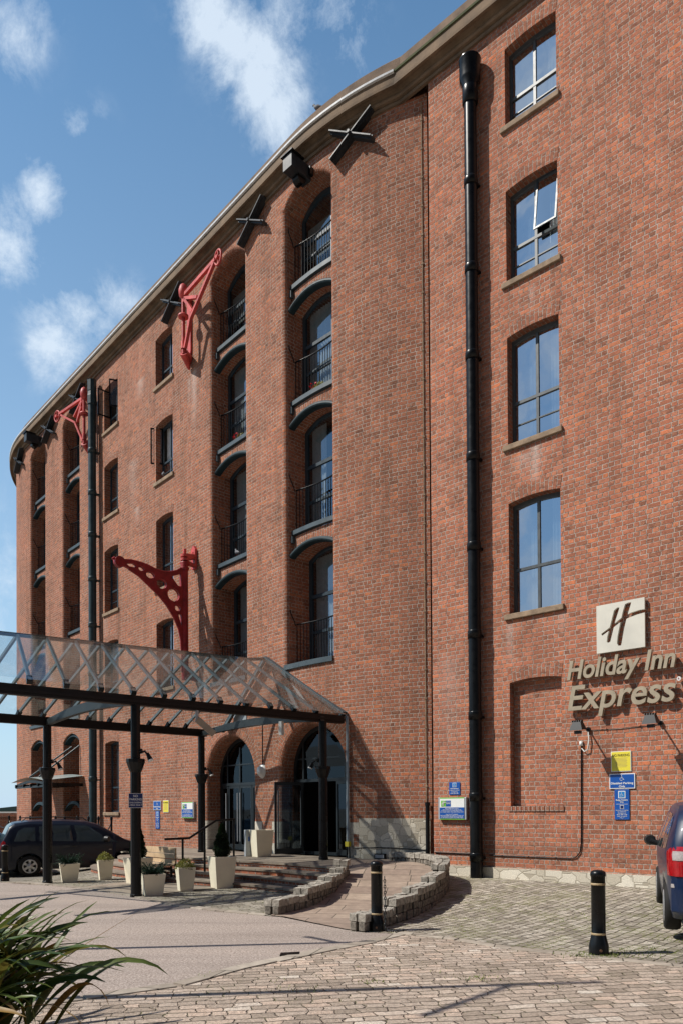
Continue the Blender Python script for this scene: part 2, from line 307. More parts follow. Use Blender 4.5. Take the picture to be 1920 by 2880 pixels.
# ------------------------------------------------------------------ mesh helpers
class MB:
    def __init__(s): s.v = []; s.f = []; s.uv = []; s.sm = []
    def add(s, vs, fs, uvs=None, smooth=False):
        o = len(s.v); s.v += [tuple(p) for p in vs]
        for i, f in enumerate(fs):
            s.f.append([o + k for k in f]); s.sm.append(smooth)
            s.uv.append(uvs[i] if uvs else [(0, 0)] * len(f))
    def quad(s, a, b, c, d, uv=None): s.add([a, b, c, d], [(0, 1, 2, 3)], [uv] if uv else None)
    def hexa(s, p):   # 8 points: bottom 4 ccw, top 4
        def d(a, b): return math.dist(p[a], p[b])
        fs = [(3, 2, 1, 0), (4, 5, 6, 7), (0, 1, 5, 4), (1, 2, 6, 5), (2, 3, 7, 6), (3, 0, 4, 7)]
        uvs = []
        for f in fs:
            w = d(f[0], f[1]); h = d(f[1], f[2]); u0 = p[f[0]][0] + p[f[0]][1]; v0 = p[f[0]][2]
            uvs.append([(u0, v0), (u0 + w, v0), (u0 + w, v0 + h), (u0, v0 + h)])
        s.add(p, fs, uvs)
    def box(s, c, size, mat=None):
        x, y, z = (k / 2 for k in size)
        p = [V((a, b, cc)) for cc in (-z, z) for a, b in ((-x, -y), (x, -y), (x, y), (-x, y))]
        p = [(mat @ (q + V(c))) if mat else q + V(c) for q in p]
        s.hexa(p)
    def strip(s, W, r0, r1, z0, z1, d0, d1, n=1):   # box following a wall surface, d0 front, d1 back
        for i in range(n):
            a = r0 + (r1 - r0) * i / n; b = r0 + (r1 - r0) * (i + 1) / n
            s.hexa([W(a, z0, d0), W(b, z0, d0), W(b, z0, d1), W(a, z0, d1), W(a, z1, d0), W(b, z1, d0), W(b, z1, d1), W(a, z1, d1)])
    def tube(s, pts, r, n=10, cap=True, closed=False):
        pts = [V(p) for p in pts]; rs = r if isinstance(r, (list, tuple)) else [r] * len(pts)
        rings = []; up = V((0, 0, 1))
        m = len(pts)
        prev = None
        for i, p in enumerate(pts):
            if closed: t = (pts[(i + 1) % m] - pts[i - 1])
            else: t = pts[min(i + 1, m - 1)] - pts[max(i - 1, 0)]
            t = t.normalized() if t.length > 1e-9 else V((0, 0, 1))
            if prev is None:
                x = t.cross(up); x = x.normalized() if x.length > 1e-3 else V((1, 0, 0))
            else:
                x = prev - t * prev.dot(t); x = x.normalized() if x.length > 1e-6 else V((1, 0, 0))
            prev = x; y = t.cross(x)
            rings.append([p + (x * cos(2 * pi * k / n) + y * sin(2 * pi * k / n)) * rs[i] for k in range(n)])
        vs = [q for rg in rings for q in rg]; fs = []
        for i in range(m if closed else m - 1):
            j = (i + 1) % m
            for k in range(n):
                k2 = (k + 1) % n; fs.append((i * n + k, i * n + k2, j * n + k2, j * n + k))
        s.add(vs, fs, None, True)
        if cap and not closed:
            s.add(rings[0], [tuple(range(n - 1, -1, -1))]); s.add(rings[-1], [tuple(range(n))])
    def lathe(s, c, prof, n=16, axis=None, smooth=True):   # prof [(r,z)]
        mt = axis if axis else Matrix.Identity(3)
        vs = []; 
        for r_, z_ in prof:
            for k in range(n):
                vs.append(V(c) + mt @ V((r_ * cos(2 * pi * k / n), r_ * sin(2 * pi * k / n), z_)))
        fs = [(i * n + k, i * n + (k + 1) % n, (i + 1) * n + (k + 1) % n, (i + 1) * n + k) for i in range(len(prof) - 1) for k in range(n)]
        s.add(vs, fs, None, smooth)
    def plate(s, poly, holes, F, t0, t1):   # 2D polygon (with holes) -> F(a,b,t) plate with thickness
        tri, vv = cdt(poly, holes)
        for t, flip in ((t0, False), (t1, True)):
            s.add([F(a, b, t) for a, b in vv], [tuple(reversed(f)) if flip else f for f in tri])
        for lp in [poly] + holes:
            n = len(lp)
            for i in range(n):
                a, b = lp[i], lp[(i + 1) % n]
                s.quad(F(a[0], a[1], t0), F(b[0], b[1], t0), F(b[0], b[1], t1), F(a[0], a[1], t1))
    def build(s, name, mat, parent=None, kind=None, bevel=0):
        me = bpy.data.meshes.new(name); me.from_pydata(s.v, [], s.f); me.update()
        ul = me.uv_layers.new(name='UVMap'); i = 0
        flat = [c for f in s.uv for uvp in f for c in uvp]
        ul.data.foreach_set('uv', flat)
        me.polygons.foreach_set('use_smooth', s.sm)
        for m in (mat if isinstance(mat, list) else [mat]): me.materials.append(m)
        o = bpy.data.objects.new(name, me); C.objects.link(o)
        if parent: o.parent = parent; o.matrix_parent_inverse = pinv(parent)
        if kind: o['kind'] = kind
        if bevel:
            b = o.modifiers.new('bevel', 'BEVEL'); b.width = bevel; b.segments = 2; b.limit_method = 'ANGLE'
        return o
def wm(o):
    m = o.matrix_basis.copy()
    if o.parent: m = wm(o.parent) @ o.matrix_parent_inverse @ m
    return m
def pinv(p): return wm(p).inverted()
def inside(p, poly):
    x, y = p; c = False; n = len(poly)
    for i in range(n):
        x1, y1 = poly[i]; x2, y2 = poly[i - 1]
        if (y1 > y) != (y2 > y) and x < (x2 - x1) * (y - y1) / (y2 - y1) + x1: c = not c
    return c
def cdt(poly, holes=(), xs=(), extra=()):
    vs = []; es = []
    for lp in [poly] + list(holes):
        o = len(vs); n = len(lp); vs += [V(p) for p in lp]; es += [(o + i, o + (i + 1) % n) for i in range(n)]
    y0 = min(p[1] for p in poly) - .01; y1 = max(p[1] for p in poly) + .01
    for x in xs:
        o = len(vs); vs += [V((x, y0)), V((x, y1))]; es.append((o, o + 1))
    vs += [V(p) for p in extra]
    r = delaunay_2d_cdt(vs, es, [], 0, 1e-5)
    V2 = [(p[0], p[1]) for p in r[0]]; out = []
    for f in r[2]:
        c = (sum(V2[k][0] for k in f) / 3, sum(V2[k][1] for k in f) / 3)
        if not inside(c, poly): continue
        if any(inside(c, h) for h in holes): continue
        out.append(tuple(f))
    return out, V2
def T(name, label, cat, loc=(0, 0, 0), group=None, rot=None):
    o = bpy.data.objects.new(name, None); C.objects.link(o); o.location = loc
    o.empty_display_size = .2
    if rot: o.rotation_euler = rot
    o['label'] = label; o['category'] = cat
    if group: o['group'] = group
    return o
def tag(o, label, cat, group=None):
    o['label'] = label; o['category'] = cat
    if group: o['group'] = group
    return o
def copy_tree(o, parent=None):
    c = o.copy(); C.objects.link(c)
    if parent: c.parent = parent
    for ch in [q for q in C.objects if q.parent == o]: copy_tree(ch, c)
    return c
def frame(p, xdir, zdir):   # 4x4: x along xdir, y up, z outwards
    x = V(xdir).normalized(); z = V(zdir).normalized(); y = z.cross(x)
    m = Matrix.Identity(4)
    for i, a in enumerate((x, y, z)):
        for k in range(3): m[k][i] = a[k]
    for k in range(3): m[k][3] = p[k]
    return m
def text(name, body, size, mtx, mat, parent, extrude=.001, shear=0, align='CENTER', spacing=1, bold=0, kind=None):
    cu = bpy.data.curves.new(name, 'FONT'); cu.body = body; cu.size = size; cu.extrude = extrude; cu.shear = shear
    cu.align_x = align; cu.space_character = spacing; cu.offset = bold; cu.resolution_u = 3
    o = bpy.data.objects.new(name, cu); C.objects.link(o)
    dg = bpy.context.evaluated_depsgraph_get()
    me = bpy.data.meshes.new_from_object(o.evaluated_get(dg)); bpy.data.objects.remove(o)
    me.transform(mtx); me.materials.clear(); me.materials.append(mat)
    o = bpy.data.objects.new(name, me); C.objects.link(o)
    if parent: o.parent = parent; o.matrix_parent_inverse = pinv(parent)
    return o
def textw(o): 
    xs = [v.co for v in o.data.vertices]; return xs

# ------------------------------------------------------------------ plan of the building
TH0 = rad(48.3); S0 = (-1.2, 19.76); RR = 8.6; S1 = 19.6; RL = 10.0
def fL(r, z=0, d=0):
    s = -r
    if s < 0:
        th = TH0 + s / RR; x = S0[0] + RR * (sin(TH0) - sin(th)); y = S0[1] + RR * (cos(TH0) - cos(th))
    elif s <= S1:
        th = TH0; x = S0[0] - s * cos(th); y = S0[1] + s * sin(th)
    else:
        x0 = S0[0] - S1 * cos(TH0); y0 = S0[1] + S1 * sin(TH0); th = TH0 + (s - S1) / RL
        x = x0 - RL * (sin(th) - sin(TH0)); y = y0 - RL * (cos(th) - cos(TH0))
    return V((x + d * sin(th), y + d * cos(th), z))
AR = rad(42.2)
def fR(u, z=0, d=0):
    return V((3.10 + u * cos(AR) + d * sin(AR), 16.28 - u * sin(AR) + d * cos(AR), z))
def fr(W, r, z, d):     # local frame on a wall
    p = W(r, z, d); x = (W(r + .05, z, d) - W(r - .05, z, d)).normalized(); zz = x.cross(V((0, 0, 1)))
    return frame(p, x, zz)
def outline(r0, r1, z0, zs, rise, n=10):
    c = r1 - r0; h = rise; R = (c * c / 4 + h * h) / (2 * h); cz = zs + h - R; a = math.asin(min(1, c / 2 / R)); cx = (r0 + r1) / 2
    if h > c / 2: a = pi - a
    pts = [(r0, z0), (r1, z0)]
    for i in range(n + 1):
        t = a - 2 * a * i / n; pts.append((cx + R * sin(t), cz + R * cos(t)))
    return pts
def reveal(mb, W, rings):   # rings: list of (outline, d)
    k = 0
    for (A, d0), (B, d1) in zip(rings[:-1], rings[1:]):
        n = len(A); run = 0
        for i in range(1, n):
            j = (i + 1) % n
            L = math.dist(B[i], B[j])
            vert = abs(A[i][0] - A[j][0]) < abs(A[i][1] - A[j][1]) * .15
            if vert: uv = [(A[i][0] + d0, A[i][1]), (A[j][0] + d0, A[j][1]), (B[j][0] + d1, B[j][1]), (B[i][0] + d1, B[i][1])]
            else: uv = [(d0, run), (d0, run + L), (d1, run + L), (d1, run)]; run += L
            mb.quad(W(*A[i], d0), W(*A[j], d0), W(*B[j], d1), W(*B[i], d1), uv)
        # bottom
        mb.quad(W(*A[0], d0), W(*A[1], d0), W(*B[1], d1), W(*B[0], d1), [(A[0][0], 0), (A[1][0], 0), (B[1][0], d1 - d0), (B[0][0], d1 - d0)])
def voussoirs(mb, W, o, hgt, d=-.004):
    pts = o[2:]; n = len(pts); run = 0
    cx = (pts[0][0] + pts[-1][0]) / 2
    for i in range(n - 1):
        a, b = pts[i], pts[i + 1]; L = math.dist(a, b)
        def outp(p, q, w):
            dx, dz = -(q[1] - p[1]), q[0] - p[0]; l = math.hypot(dx, dz) or 1
            return (-dx / l * -1, -dz / l * -1)
        def nrm(i):
            p, q = pts[max(i - 1, 0)], pts[min(i + 1, n - 1)]; dx, dz = q[0] - p[0], q[1] - p[1]; l = math.hypot(dx, dz)
            return (dz / l, -dx / l)
        na, nb = nrm(i), nrm(i + 1)
        a2 = (a[0] + na[0] * hgt, a[1] + na[1] * hgt); b2 = (b[0] + nb[0] * hgt, b[1] + nb[1] * hgt)
        mb.quad(W(*a, d), W(*a2, d), W(*b2, d), W(*b, d), [(0.02, run), (.02 + hgt, run), (.02 + hgt, run + L), (.02, run + L)]); run += L

B = T('brick_warehouse', 'large red brick dock warehouse with curved ends, stone cornice and arched window bays', 'building', (-3, 22, 0))

# openings ----------------------------------------------------------------
bays = [(-.33, 1.37), (-4.0, -2.25), (-15.57, -13.93), (-19.32, -17.63)]
DEEP = 1.25
holesL = []; ringsets = []
E0 = .12
for (a, b) in bays:
    rs = []
    for k in range(5):
        t = k / 4 * pi / 2; e = E0 * (1 - sin(t)); d = E0 * (1 - cos(t))
        rs.append((outline(a - e, b + e, 5.5, 17.72, .36 + e, 12), d))
    rs.append((outline(a, b, 5.5, 17.72, .36, 12), DEEP)); holesL.append(rs[0][0]); ringsets.append(rs)
winL = []
for (a, b) in ((-7.5, -6.35), (-11.55, -10.38)):
    for z0, zs in ((15.97, 17.57), (12.74, 14.65), (9.12, 11.44), (5.75, 7.95)): winL.append((a, b, z0, zs))
winL.append((-11.53, -10.37, 1.63, 4.2))
for (a, b, z0, zs) in winL:
    o = outline(a, b, z0, zs, .07, 8); holesL.append(o); ringsets.append([(o, 0), (o, .34)])
doors = [(-.60, 1.73, 2.80, 1.08), (-4.35, -1.9, 2.76, 1.08)]
for (a, b, zs, ri) in doors:
    rs = []
    for k in range(5):
        t = k / 4 * pi / 2; e = .12 * (1 - sin(t)); d = .12 * (1 - cos(t))
        rs.append((outline(a - e, b + e, .5, zs, ri + e, 16), d))
    rs.append((outline(a, b, .5, zs, ri, 16), .75)); holesL.append(rs[0][0]); ringsets.append(rs)
# low arched beams of the far bays at ground floor (recess continues down)
for (a, b) in ((-15.57, -13.93), (-19.32, -17.63)):
    o = outline(a, b, -.1, 4.55, .3, 10); holesL.append(o); ringsets.append([(o, 0), (o, .9)])
zt = 18.47
xsL = [-i * .3 for i in range(-14, 1)] + [-19.6 - i * .35 for i in range(0, 26)]
tri, vv = cdt([(-28.4, -.5), (4.05, -.5), (4.05, zt), (-28.4, zt)], holesL, xsL)
mb = MB(); mb.add([fL(a, b) for a, b in vv], tri, [[vv[k] for k in f] for f in tri])
for rs in ringsets: reveal(mb, fL, rs)
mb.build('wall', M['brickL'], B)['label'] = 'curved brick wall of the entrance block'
for (a, b, z0, zs) in winL: mb = MB(); voussoirs(mb, fL, outline(a, b, z0, zs, .07, 8), .25); mb.build('brick_arch', M['brickL'], B)
for (a, b, zs, ri) in doors: mb = MB(); voussoirs(mb, fL, outline(a - .12, b + .12, .5, zs, ri + .12, 20), .3, -.003); mb.build('brick_arch', M['brickL'], B)
# right wing wall
winR = [(.62, 1.79, 16.17, 17.83), (.62, 1.79, 12.83, 14.78), (.62, 1.79, 9.36, 11.65), (.62, 1.79, 5.78, 8.12)]
holesR = []; rsR = []
for w in winR:
    o = outline(*w, .055, 8); holesR.append(o); rsR.append([(o, 0), (o, .34)])
bl = outline(.61, 1.78, 1.73, 4.33, .055, 8); holesR.append(bl); rsR.append([(bl, 0), (bl, .17)])
mb = MB()
tri, vv = cdt([(-1.36, -.3), (16, -.3), (16, zt), (-1.36, zt)], holesR)
mb.add([fR(a, b) for a, b in vv], tri, [[vv[k] for k in f] for f in tri])
for rs in rsR: reveal(mb, fR, rs)
tri, vv = cdt(bl); mb.add([fR(a, b, .17) for a, b in vv], tri, [[(vv[k][0] + .06, vv[k][1] + .04) for k in f] for f in tri])
mb.quad(fR(-1.36, -.3, .5), fR(-1.36, -.3), fR(-1.36, zt), fR(-1.36, zt, .5), [(-.5, -.3), (0, -.3), (0, zt), (-.5, zt)])
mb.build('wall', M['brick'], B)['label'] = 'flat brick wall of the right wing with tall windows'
for o in [outline(*w, .055, 8) for w in winR] + [bl]: mb = MB(); voussoirs(mb, fR, o, .26); mb.build('brick_arch', M['brick'], B)
mb = MB()
# header course under the blind window
for i in range(12):
    a = .56 + i * .105; mb.strip(fR, a, a + .092, 1.63, 1.735, -.022, .10)
mb.build('brick_ledge', M['brick'], B)
# back and roof shell so no daylight leaks in
mb = MB()
path = [fR(16 - i, 0, .4) for i in range(0, 18)] + [fL(3.3 - i * .8, 0, .4) for i in range(0, 40)]
back = [V((p.x * .6 + 12, p.y + 13, 0)) for p in path]
for z in (18.9,):
    for i in range(len(path) - 1):
        a, b, c, d = path[i], path[i + 1], back[i + 1], back[i]
        mb.quad(a + V((0, 0, z)), b + V((0, 0, z)), c + V((0, 0, z)), d + V((0, 0, z)))
for i in range(len(path) - 1):
    a, b = back[i], back[i + 1]; mb.quad(a, b, b + V((0, 0, 18.9)), a + V((0, 0, 18.9)))
for a, b in ((path[0], back[0]), (path[-1], back[-1])): mb.quad(a, b, b + V((0, 0, 18.9)), a + V((0, 0, 18.9)))
mb.build('roof', M['parapet'], B)
# cornice, one mitred profile swept along both walls
def sweep(prof, name, mat, sub=None, label=None, part=None):
    st = [('R', 16 - i * 1.0) for i in range(0, 18)]; st = [('R', u) for _, u in st if u > -1.5]
    pts = []
    for _, u in st: pts.append(lambda d, u=u: fR(u, 0, d))
    def corner(d):   # meeting of the two offset lines
        best = None
        for i in range(0, 60):
            s = 2.2 + i * .05; q = fL(s, 0, d); n = fR(0, 0, 1) - fR(0, 0, 0); e = (q - fR(0, 0, d)).dot(n)
            if best is None or abs(e) < best[0]: best = (abs(e), q)
        return best[1]
    pts.append(corner)
    st2 = [3.2 - i * .3 for i in range(0, 12)] + [-.5 - i * 1.2 for i in range(0, 16)] + [-19.7 - i * .35 for i in range(0, 26)]
    for r_ in st2: pts.append(lambda d, r_=r_: fL(r_, 0, d))
    ic = len([1 for i in range(0, 18) if 16 - i > -1.5])
    if part == 'R': pts = pts[:ic + 1]
    if part == 'L': pts = pts[ic:]
    mb = MB(); grid = [[(fn(d) + V((0, 0, z))) for d, z in prof] for fn in pts]
    run = 0
    for i in range(len(grid) - 1):
        L = (grid[i + 1][0] - grid[i][0]).length; w = 0
        for k in range(len(prof) - 1):
            w2 = w + math.dist(prof[k], prof[k + 1])
            mb.quad(grid[i][k], grid[i + 1][k], grid[i + 1][k + 1], grid[i][k + 1], [(run, w), (run + L, w), (run + L, w2), (run, w2)]); w = w2
        run += L
    o = mb.build(name, mat, B); 
    if label: o['label'] = label
    return o
sweep([(.02, 18.43), (-.05, 18.43), (-.055, 18.50), (.0, 18.505), (.0, 18.525), (-.10, 18.54), (-.125, 18.575), (-.125, 18.60), (-.06, 18.605), (-.06, 18.63), (-.11, 18.69), (-.18, 18.72), (-.24, 18.72), (-.24, 18.675), (-.30, 18.675), (-.305, 18.735), (-.27, 18.745), (-.265, 18.98), (-.05, 19.02)], 'cornice', M['cornice'])
sweep([(-.26, 18.975), (-.315, 18.985), (-.32, 19.03), (-.26, 19.045)], 'lead_flashing', M['lead'], part='L')
sweep([(-.26, 18.975), (-.295, 18.985), (-.30, 19.03), (-.26, 19.045)], 'mossy_ledge', M['moss'], part='R')
o = sweep([(-.262, 18.99), (-.02, 19.06), (.0, 19.58), (.05, 19.64), (.45, 19.66), (.45, 18.9)], 'parapet', M['parapet'])

# ------------------------------------------------------------------ windows
def glazed(W, par, r0, r1, z0, zs, rise, d, mat, trans, lower_bar=True, open_leafs=(), curtain='net', mull=True, fw=.055):
    f = MB()
    f.strip(W, r0, r0 + fw, z0, zs + rise * .6, d, d + .06)
    f.strip(W, r1 - fw, r1, z0, zs + rise * .6, d, d + .06)
    f.strip(W, r0 + fw, r1 - fw, z0, z0 + fw, d, d + .06)
    o = outline(r0, r1, z0, zs, rise, 8)[2:]
    for i in range(len(o) - 1):
        a, b = o[i], o[i + 1]
        f.hexa([W(b[0], b[1] - .09, d - .002), W(a[0], a[1] - .09, d - .002), W(a[0], a[1] - .09, d + .062), W(b[0], b[1] - .09, d + .062), W(*b, d - .002), W(*a, d - .002), W(*a, d + .062), W(*b, d + .062)])
    mid = (r0 + r1) / 2; zt_ = z0 + (zs - z0) * trans
    if mull: f.strip(W, mid - .03, mid + .03, z0 + fw, zs + rise - .09, d + .004, d + .056)
    f.strip(W, r0 + fw, r1 - fw, zt_ - .03, zt_ + .03, d - .003, d + .05)
    if lower_bar: f.strip(W, r0 + fw, r1 - fw, z0 + (zt_ - z0) * .5 - .012, z0 + (zt_ - z0) * .5 + .012, d + .008, d + .045)
    fo = f.build('window', mat, par)
    halves = [(r0 + fw, mid - .03), (mid + .03, r1 - fw)] if mull else [(r0 + fw, r1 - fw)]
    for hi, (a, b) in enumerate(halves):
        for lev in (0, 1):
            if (hi, lev) in open_leafs: continue
            g = MB()
            za, zb = (z0 + fw, zt_ - .03) if lev == 0 else (zt_ + .03, zs + rise - .05)
            n = 1
            g.add([W(a, za, d + .03), W(b, za, d + .03), W(b, zb, d + .03), W(a, zb, d + .03)], [(0, 1, 2, 3)])
            g.build('pane', M['winglass'], fo)
    # curtains and room behind
    if curtain == 'net':
        for (a, b) in ((r0 + .03, r0 + (r1 - r0) * .42), (r1 - (r1 - r0) * .30, r1 - .03)):
            cm = MB(); n = 26
            P = [(a + (b - a) * i / n, .022 * sin(i * 2.1) + .010 * sin(i * 5.3)) for i in range(n + 1)]
            vs = [W(x, z0 + .03, d + .17 + y) for x, y in P] + [W(x, zs + rise * .5, d + .17 + y * .6) for x, y in P]
            cm.add(vs, [(i, i + 1, n + 2 + i, n + 1 + i) for i in range(n)], None, True); cm.build('curtain', M['curtain'], fo)
    elif curtain == 'blind':
        cm = MB(); cm.strip(W, r0 + .1, r1 - .1, z0 + (zs - z0) * .48, zs + rise * .4, d + .14, d + .15); cm.build('blind', M['blind'], fo)
    rm = MB()
    dd = d + .95
    c8 = [W(r0 - .15, z0 - .1, d + .07), W(r1 + .15, z0 - .1, d + .07), W(r1 + .15, z0 - .1, dd), W(r0 - .15, z0 - .1, dd)]
    t8 = [p + V((0, 0, zs + rise + .1 - z0 + .1)) for p in c8]
    rm.add(c8 + t8, [(0, 1, 2, 3), (4, 7, 6, 5), (1, 5, 6, 2), (2, 6, 7, 3), (3, 7, 4, 0)]); rm.build('room', M['room'], fo)
    return fo
def leaf(W, par, rh, z0, z1, dh, ang_vec, width, mat):   # casement leaf hinged at rh, pointing along ang_vec
    p = W(rh, 0, dh); q = p + V((*ang_vec, 0)) * width; L = MB(); t = .03
    nrm = V((-(ang_vec[1]), ang_vec[0], 0)) * t
    def bar(a0, a1, za, zb):
        A = p + (q - p) * a0; Bq = p + (q - p) * a1
        L.hexa([A - nrm / 2 + V((0, 0, za)), Bq - nrm / 2 + V((0, 0, za)), Bq + nrm / 2 + V((0, 0, za)), A + nrm / 2 + V((0, 0, za)), A - nrm / 2 + V((0, 0, zb)), Bq - nrm / 2 + V((0, 0, zb)), Bq + nrm / 2 + V((0, 0, zb)), A + nrm / 2 + V((0, 0, zb))])
    fwd = .045 / width
    bar(0, fwd, z0, z1); bar(1 - fwd, 1, z0, z1); bar(fwd, 1 - fwd, z0, z0 + .045); bar(fwd, 1 - fwd, z1 - .045, z1)
    lo = L.build('casement', mat, par)
    g = MB(); g.add([p + V((0, 0, z0 + .04)), q + V((0, 0, z0 + .04)), q + V((0, 0, z1 - .04)), p + V((0, 0, z1 - .04))], [(0, 1, 2, 3)])
    g.build('pane', M['roofglass'], par)
def sill(W, par, r0, r1, z0):
    m_ = MB(); m_.strip(W, r0 - .10, r1 + .07, z0 - .12, z0 - .003, -.06, .2); m_.build('sill', M['sandstone'], par, bevel=.012)
nL = (-sin(TH0), -cos(TH0))
for i, (a, b, z0, zs) in enumerate(winL):
    op = ()
    if i == 4: op = ((0, 1), (1, 1))
    if i == 1: op = ((0, 1),)
    fo = glazed(fL, B, a, b, z0, zs, .07, .24, M['frame2'], .36, open_leafs=op, curtain=None if i in (4,) else 'net')
    sill(fL, fo, a, b, z0)
    if i == 4:
        leaf(fL, fo, a + .06, z0 + .62, zs + .02, .24, nL, .52, M['iron']); leaf(fL, fo, b - .06, z0 + .62, zs + .02, .24, (nL[0] * .92 - .39 * cos(TH0), nL[1] * .92 + .39 * sin(TH0)), .50, M['iron'])
    if i == 1: leaf(fL, fo, a + .06, z0 + .70, zs + .02, .24, (nL[0] * .8 - .6 * cos(TH0), nL[1] * .8 + .6 * sin(TH0)), .42, M['iron'])
nR = (-sin(AR), -cos(AR))
for i, (a, b, z0, zs) in enumerate(winR):
    fo = glazed(fR, B, a, b, z0, zs, .055, .20, M['frame'], .41, lower_bar=(i != 3), open_leafs=((1, 1),) if i == 1 else ())
    sill(fR, fo, a, b, z0)
    if i == 1:   # top-hung pane pushed open at the foot
        zt_ = z0 + (zs - z0) * .41 + .04; ztop = zs + .04; m0 = (a + b) / 2 + .03; L = MB()
        def H(x, t, off=0): return fR(x, zt_ + (ztop - zt_) * t, .20 - .17 * (1 - t) + off)
        def hb(x0, x1, t0, t1): L.hexa([H(x0, t0), H(x1, t0), H(x1, t0, .03), H(x0, t0, .03), H(x0, t1), H(x1, t1), H(x1, t1, .03), H(x0, t1, .03)])
        hb(m0, m0 + .04, 0, 1); hb(b - .09, b - .05, 0, 1); hb(m0 + .04, b - .09, 0, .035); hb(m0 + .04, b - .09, .965, 1)
        L.build('casement', M['frame2'], fo); g = MB(); g.add([H(m0 + .03, .03, .015), H(b - .08, .03, .015), H(b - .08, .97, .015), H(m0 + .03, .97, .015)], [(0, 1, 2, 3)]); g.build('pane', M['winglass'], fo)

